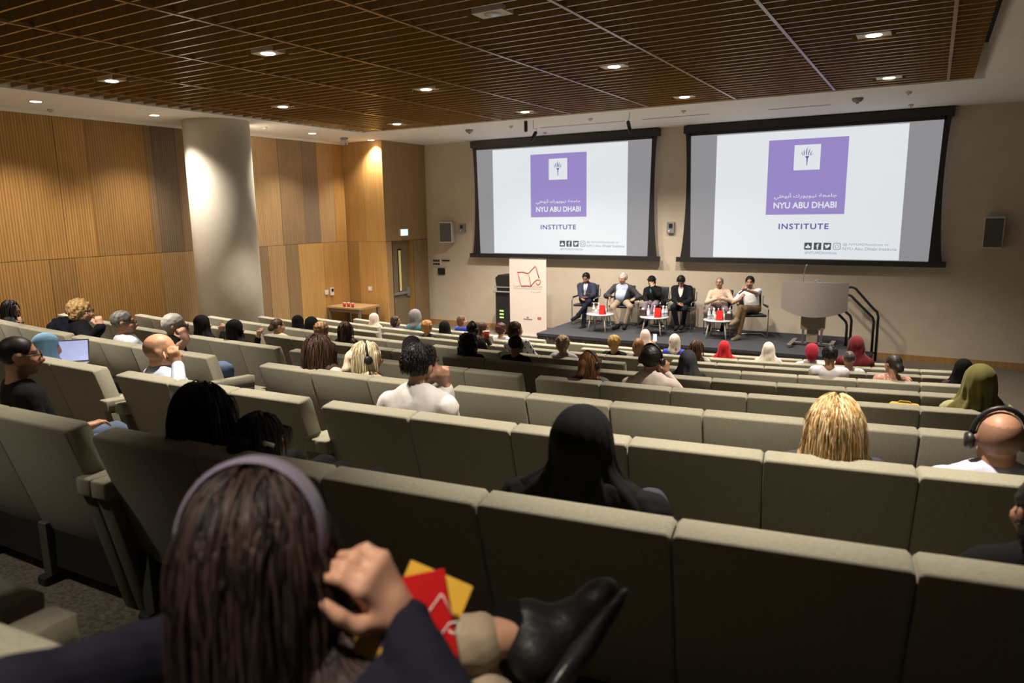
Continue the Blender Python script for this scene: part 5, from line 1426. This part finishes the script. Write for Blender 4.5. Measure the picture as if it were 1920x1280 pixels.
# ---- row 6
aud(6, 801, 613, 'woman with orange-blonde hair and dark top', fwd=.2, skin=SK1, hair=('curly', (.40, .17, .04), (.60, .36, .13)), top=(.03, .03, .04))
w30 = aud(6, 906, 616, 'woman with brown hair turning to the right, holding a red cup', fwd=.24, hyaw=-.9, skin=SK2, hair=('bob', BRN), top=(.05, .035, .03), arms=(None, (at_d(911, 633, 10.3), V3(.5, -.2, -.8))))
aud(6, 1152, 643, 'woman with short golden blonde hair', fwd=.2, skin=SK1, hair=('curly', (.42, .23, .055), (.62, .42, .15)), top=(.03, .028, .03))
aud(6, 1198, 648, 'woman with smooth light brown bob', fwd=.2, skin=SK1, hair=('bob', (.22, .10, .04), (.34, .18, .08)), top=(.25, .2, .18))
aud(6, 1306, 652, 'woman with long brown hair and cream top', fwd=.2, hyaw=-.3, skin=SK1, hair=('long', (.075, .032, .014), (.13, .06, .025)), locks=L(160, .32, 61, col=(.07, .03, .014), width=.009), top=(.58, .54, .46))
aud(6, 1592, 673, 'older man with thinning grey hair and white shirt', fwd=.2, skin=(.46, .26, .18), hair=('buzz', (.035, .03, .03), (.16, .14, .13)), top=(.68, .66, .66))
# ---- row 7
aud(7, 702, 597, 'woman in pale pink headscarf and pink top', fwd=.2, hyaw=-.4, skin=SK2, scarf=(.70, .56, .48), top=(.66, .46, .40))
aud(7, 742, 602, 'woman with dark brown hair and sunglasses turning right', fwd=.2, hyaw=-.95, skin=SK3, hair=('bob', DBR), glasses='sun', top=(.06, .05, .09))
aud(7, 779, 593, 'woman in grey headscarf with a teal shawl and pale yellow top, taller than her neighbours', fwd=.2, hyaw=-.3, skin=SK2, scarf=(.20, .19, .20), scarf_style='wrap', top=(.05, .19, .24), S=1.04)
aud(7, 834, 614, 'person in black headscarf between the orange-blonde woman and the woman in royal blue', fwd=.2, skin=SK2, scarf=B_, top=B_, S=.96)
aud(7, 940, 617, 'woman with dark auburn curly hair and white blouse', fwd=.2, skin=SK1, hair=('curly', (.045, .014, .010), (.09, .03, .02)), top=(.60, .58, .62))
aud(7, 1265, 639, 'woman in white flowered headscarf and royal blue top', fwd=.2, skin=SK2, scarf=(.70, .66, .58), scarf_mat=dots('flowered_scarf', (.70, .66, .58), (.48, .16, .10), 11, .24), scarf_style='wrap', top=(.035, .06, .42))
aud(7, 1358, 652, 'woman in bright red headscarf', fwd=.2, skin=SK2, scarf=(.44, .008, .016), top=(.40, .008, .016))
aud(7, 1441, 655, 'woman in long white headscarf and white top', fwd=.2, skin=SK2, scarf=(.66, .61, .53), top=(.66, .62, .58))
aud(7, 1522, 661, 'person in crimson turban and white top beside the lectern foot', fwd=.2, skin=SK3, hair=('short', BLK), scarf=(.30, .010, .03), scarf_style='cap', top=(.62, .58, .60), S=.98)
aud(7, 1605, 648, 'woman in maroon headscarf with a white edge below the handrail', fwd=.2, hyaw=.3, skin=SK2, scarf=(.13, .008, .014), top=(.11, .007, .012), S=1.05)
# ---- row 8 (front row)
aud(8, 866, 601, 'woman with brown hair and royal blue top in the front row', fwd=.2, hyaw=-.7, skin=SK1, hair=('bob', (.09, .045, .022), (.15, .08, .04)), top=(.025, .05, .45))
w42 = aud(8, 1210, 629, 'woman in pinkish white headscarf filming the panel with her phone', fwd=.2, skin=SK2, scarf=(.66, .52, .46), top=(.6, .5, .46), arms=(None, (at_d(1232, 645, 14.1), V3(.6, -.2, -.8))), hands=(None, dict(d=(-.1, .1, 1), n=(-.6, .6, 0), curl=(.6,) * 4)))
for q in AUD: print('AUD', q)
# ================================================================== FOREGROUND: woman with headband, hand at her cheek, books in her lap
fz = row_top(-1) - HB
NAVY = (.020, .020, .036); KHAKI = (.40, .32, .22)
head = at_d(482, 1050, 1.0)
p_, a_ = row_pt(-1, 3.78)
hip = np.array([p_[0], p_[1] + .42, fz + .54])
wrist = at_d(752, 1160, 1.02)
knL, anL = at_d(690, 1240, 1.24), at_d(996, 1184, 1.33)
toeL = unit(C_R * .12 + C_U * .085 + C_F * .13)
knR = at_d(905, 1330, 1.28); ftR = np.array([knR[0] + .05, knR[1] + .02, fz + .08])
fw = person('person', 'woman with dark shoulder-length hair and purple headband in the foreground, holding books', hip, head, yaw=-.05, hyaw=.55, hpitch=-.22, S=1.0, skin=(.50, .27, .18),
            hair=('bob', (.020, .012, .010)), top=NAVY, bottom=KHAKI, vox=.006, floor_z=fz, group='seated audience', wide=1.16,
            headband=((.16, .14, .20), -.018, 1.10),
            locks=dict(n=3200, length=.33, seed=90, col=(.013, .008, .007), tips=(.045, .026, .022), width=.0026, wave=.006, spread=1.2, colvar=.5, vol=1.03, part=(0, .10, .10), up0=.12),
            arms=((at_d(-170, 1420, .90), dict(elbow=at_d(20, 1318, .84))), (wrist, dict(elbow=at_d(885, 1425, .86)))),
            hands=(None, dict(d=tuple(at_d(690, 1075, .99) - wrist), n=tuple(-C_R * .8 + C_F * .5 - C_U * .2), side=1, curl=(.75, .8, .85, .95), thumb=.4, spread=.12)),
            legs=([knL, knR], [anL, ftR], [toeL, None]), lower=True, shoes=(.012, .012, .013), hand_s=1.0, cuff=(.34, .12), skip_shoe=(True, False))
# black sneaker on the raised foot: upper, collar, sole, laces
base = fw['base']; t = fw['t']
td = toeL; sn = unit(anL - knL); sn = unit(sn - td * (sn @ td)); sd = np.cross(td, sn)
Rs = np.array([sd, td, -sn])
def SP(x, y, z): return anL + sd * x + td * y - sn * z          # x side, y towards the toe, z up the leg
up_ = [Cone(SP(0, -.035, -.040), SP(0, .05, -.045), .040, .041), Cone(SP(0, .05, -.045), SP(0, .135, -.056), .042, .034), Cone(SP(0, -.03, -.02), SP(0, .01, .015), .043, .044), Ell(SP(0, .150, -.062), V3(.043, .045, .030), Rs)]
rr = sdf_mesh(up_, [Half(SP(0, 0, -.084), -(-sn)) if False else Half(SP(0, 0, -.086), -sn)], h=.006, k=.03, kn=.006)
M_shoe = mat('black_sneaker_leather', (.010, .010, .011), rough=.5, noise=.15, nscale=40, bump=.3, bscale=60, spec=.35)
sh_o = link('sneaker', np_mesh('sneaker', rr[0], rr[1], base, None, M_shoe), t)
rr = sdf_mesh([Ell(SP(0, -.01, -.092), V3(.046, .085, .020), Rs), Ell(SP(0, .105, -.090), V3(.050, .095, .017), Rs)], h=.006, k=.03)
link('sole', np_mesh('sole', rr[0], rr[1], base, None, mat('sneaker_sole', (.020, .020, .022), rough=.35, noise=.15, nscale=60)), sh_o)
b = MB()
for k in range(5):
    y_ = .035 + k * .02; zz = -.006 - k * .0065
    b.tube([SP(-.026, y_, zz - .008) - base, SP(0, y_ + .004, zz + .004) - base, SP(.026, y_, zz - .008) - base], .0032, 6)
b.obj('laces', mat('black_laces', (.006, .006, .007), rough=.7, noise=.1), sh_o)
rr = sdf_mesh([Cone(SP(0, -.008, .012), SP(0, -.008, .042), .041, .039)], h=.006, k=.01)
link('sock', np_mesh('sock', rr[0], rr[1], base, None, cloth((.010, .010, .011))), t)

# ---- books in her lap
M_paper = mat('book_pages', (.66, .60, .50), rough=.8, noise=.08, nscale=90)
def book(name, label, tl, tr, dep_t, dep_b, h_ratio, m, thick=.014, group='books in the lap'):
    """cover given by its two top corners in the photo (near the lap, about a metre from the lens) and its tilt"""
    A = at_d(*tl, dep_t); B = at_d(*tr, dep_t); ex = unit(B - A); w = np.linalg.norm(B - A)
    down = unit(-C_U * 1.0 + C_F * (dep_b - dep_t) / .2); down = unit(down - ex * (down @ ex)); nz = np.cross(down, ex)
    if nz @ C_F > 0: nz = -nz
    hgt = w * h_ratio; c = (A + B) / 2 + down * hgt / 2
    t = thing(name, label, 'book', tuple(c), group=group)
    def Q(nm, x0, x1, y0, y1, z0, z1, mm, par=t):
        v = []
        for z in (z0, z1):
            for (x, y) in ((x0, y0), (x1, y0), (x1, y1), (x0, y1)): v.append(ex * x + down * y + nz * z)
        b = MB(); b.add(v, [(0, 1, 2, 3), (7, 6, 5, 4), (0, 4, 5, 1), (1, 5, 6, 2), (2, 6, 7, 3), (3, 7, 4, 0)]); return b.obj(nm, mm, par)
    Q('front_cover', -w / 2, w / 2, -hgt / 2, hgt / 2, thick / 2 - .001, thick / 2, m)
    Q('back_cover', -w / 2, w / 2, -hgt / 2, hgt / 2, -thick / 2, -thick / 2 + .001, m)
    Q('spine', -w / 2, -w / 2 + .001, -hgt / 2, hgt / 2, -thick / 2, thick / 2, m)
    Q('pages', -w / 2 + .001, w / 2 - .002, -hgt / 2 + .002, hgt / 2 - .002, -thick / 2 + .0012, thick / 2 - .0012, M_paper)
    return t, ex, down, nz, w, hgt, thick
M_rb = mat('red_book_cover', (.52, .010, .012), rough=.4, noise=.04, nscale=20)
M_yb = mat('yellow_book_cover', (.82, .50, .06), rough=.4, noise=.04, nscale=20)
M_wp = mat('white_cover_print', (.75, .70, .66), rough=.5, noise=.03)
M_pp = mat('purple_cover_print', (.09, .05, .12), rough=.5, noise=.1)
b1 = book('book', 'yellow book leaning behind the red book in the foreground lap', (770, 1050), (886, 1100), 1.12, 1.08, 1.5, M_yb)
b2 = book('book', 'red book with a white open-book outline in the foreground lap', (668, 1100), (832, 1066), 1.06, 1.02, 1.45, M_rb)
b3 = book('book', 'small yellow booklet with purple print in front of the red book', (672, 1160), (758, 1172), .985, .95, 1.3, M_yb, .006)
tb, ex, dn, nz, w, hg, th = b2
P = lambda u, q: ex * (u * .075 + .032) - dn * (q * .075 + .028) + nz * (th / 2 + .0006)
b = MB()
b.tube([P(-.5, .18), P(-.25, .20), P(-.03, .15), P(.02, .16), P(.2, .33), P(.34, .46), P(.37, .40), P(.50, -.02)], .0012, 6)
b.tube([P(-.5, .18), P(-.42, -.10), P(-.34, -.38), P(-.10, -.36), P(.12, -.37), P(.28, -.2), P(.40, -.10), P(.54, -.10), P(.58, -.18), P(.52, -.28), P(.42, -.30), P(.36, -.22)], .0012, 6)
b.tube([P(.0, .15), P(.05, -.05), P(.12, -.37)], .001, 6)
b.obj('book_outline', M_wp, tb)
tb, ex, dn, nz, w, hg, th = b3
b = MB()
for k, (x, y, s_) in enumerate([(.012, -.02, .010), (.020, -.004, .008), (.008, .006, .007), (.022, .016, .009), (.014, .028, .008)]):
    o = nz * (th / 2 + .0008 + .0002 * k)
    b.add([ex * (x + s_ * math.cos(q)) + dn * (y + s_ * 1.3 * math.sin(q)) + o for q in np.linspace(0, 6.28, 9)[:-1]], [tuple(range(8))])
b.obj('cover_print', M_pp, tb)

# ---- neighbour across the armrest, only a hand with a phone reaches into the frame
hx, hy_ = -2.62, row_pt(-1, 2.0)[0][1] + .36
hipN = np.array([hx, hy_, fz + .54]); headN = hipN + V3(.06, -.02, .72)
ph = at_d(8, 1195, 1.32)
person('person', 'person at the bottom left corner, only a hand holding a dark phone in view', hipN, headN, yaw=.1, skin=SK2, hair=('short', BLK), top=B_, vox=.011, floor_z=fz, S=.98,
       legs=([hipN + V3(-.38, .26, -.02), hipN + V3(-.22, .36, -.02)], [np.array([hx - .40, hy_ + .30, fz + .07]), np.array([hx - .24, hy_ + .40, fz + .07])], [None, None]),
       arms=(None, (at_d(34, 1240, 1.30), V3(.3, -.3, -.9))), hands=(None, dict(d=tuple(V3(-.15, .1, 1)), n=tuple(-C_R), curl=(.7,) * 4)))
t = thing('smartphone', 'dark smartphone held at the bottom left corner of the frame', 'phone', tuple(ph - C_R * .02))
b = MB(); b.box((-.037, -.005, -.05), (.037, .005, .085), .004); o = b.obj('case', M_black, t)
b = MB(); b.box((-.033, -.0062, -.042), (.033, -.005, .077)); b.obj('screen', mat('phone_screen_off', (.03, .03, .035), rough=.08, noise=.02), t)

# ================================================================== SMALL THINGS IN THE AUDIENCE
# laptop of the woman in light blue
lp = at_d(122, 690, 5.35)
t = thing('laptop', 'open silver laptop with a bright screen before the woman in light blue', 'laptop', tuple(lp), .15)
M_alu = mat('aluminium', (.45, .46, .48), rough=.3, metal=.9, noise=.03)
b = MB(); b.box((-.15, 0, 0), (.15, .21, .012), .003); b.obj('base', M_alu, t)
b = MB(); b.box((-.12, .03, .0122), (.12, .12, .014)); b.obj('keyboard', M_black, t)
lid = MB(); c_, s_ = math.cos(.3), math.sin(.3)
def LQ(z0, z1, x0, x1, d0, d1): return [(x, .21 + s_ * z + c_ * d, .012 + c_ * z - s_ * d) for d in (d0, d1) for (x, z) in ((x0, z0), (x1, z0), (x1, z1), (x0, z1))]
FB = [(0, 1, 2, 3), (7, 6, 5, 4), (0, 4, 5, 1), (1, 5, 6, 2), (2, 6, 7, 3), (3, 7, 4, 0)]
lid.add(LQ(0, .205, -.15, .15, 0, .008), FB); lo_ = lid.obj('lid', M_alu, t)
sc_ = MB(); sc_.add(LQ(.012, .195, -.14, .14, -.0015, -.0005), FB); sc_.obj('screen', mat('laptop_screen', (.34, .38, .62), rough=.3, noise=.15, nscale=14, emis=.9), lo_)
t.rotation_euler = (0, 0, .85); t.scale = (.85, .85, .85)
# phone of the woman filming in the front row
ph = at_d(1228, 633, 14.0)
t = thing('smartphone', 'phone with a lit white screen raised by the woman filming in the front row', 'phone', tuple(ph), .4)
b = MB(); b.box((-.04, -.005, -.08), (.04, .005, .08), .004); b.obj('case', M_black, t)
b = MB(); b.box((-.036, -.0065, -.072), (.036, -.005, .072)); b.obj('screen', mat('phone_screen', (.62, .68, .80), rough=.2, noise=.1, nscale=20, emis=.9), t)
# cup held by the woman in row 6
p = at_d(913, 628, 10.2)
t = thing('cup', 'red drinking cup held up by the woman with brown hair turning right', 'cup', tuple(p))
b = MB(); b.lathe([(.03, -.05), (.04, .05)], n=14); b.obj('cup_body', M_cup, t)
b = MB(); b.lathe([(.042, .05), (.042, .06)], n=14); b.obj('lid', M_trimw, t)
# white hair clip of the girl
gc = at_d(506, 834, 2.42)
t = thing('hair_clip', 'white hair clip on the ponytail of the girl in the near row', 'hair clip', tuple(gc))
b = MB(); b.tube([(-.02, 0, 0), (-.012, -.012, .008), (.0, -.016, .011), (.012, -.012, .008), (.02, 0, 0)], .007, 8); b.obj('clip_bar', M_cap, t)
# yellow bag showing above a seat back
yb, s_, a_ = on_row(3, 1696, 757, .12)
t = thing('yellow_bag', 'yellow cloth bag peeking over a seat back on the right', 'bag', (yb[0], yb[1], yb[2] - .22))
b = MB(); b.prism(rounded([(-.04, 0), (.05, 0), (.045, .20), (.01, .235), (-.03, .20)], .03, 3), -.11, .11, .03, True); b.obj('bag_body', cloth((.62, .44, .10)), t)
b = MB(); b.tube([(-.05, 0, .21), (-.03, .01, .235), (.03, .01, .235), (.05, 0, .21)], .006, 6); b.obj('strap', cloth((.5, .35, .08)), t)
# navy coat over the back between the two left-edge people
cb, s_, a_ = on_row(2, 92, 612, .10)
t = thing('coat', 'dark navy coat heaped on a seat between the two people at the far left', 'coat', (cb[0], cb[1] + .12, row_top(2) - HB + .47))
rr = sdf_mesh([Ell(V3(0, .05, .22), V3(.22, .13, .28)), Ell(V3(-.12, .02, .30), V3(.12, .10, .16)), Ell(V3(.10, .06, .18), V3(.16, .12, .2))], h=.016, k=.06, noise=(.012, 26, 4))
link('coat_body', np_mesh('coat_body', rr[0], rr[1], (0, 0, 0), None, cloth((.012, .014, .028))), t)
rr = sdf_mesh([Cone(V3(.16, .02, .30), V3(.24, .06, .05), .05, .04)], h=.014, k=.03, noise=(.006, 40, 5))
link('sleeve', np_mesh('sleeve', rr[0], rr[1], (0, 0, 0), None, cloth((.012, .014, .028))), t)
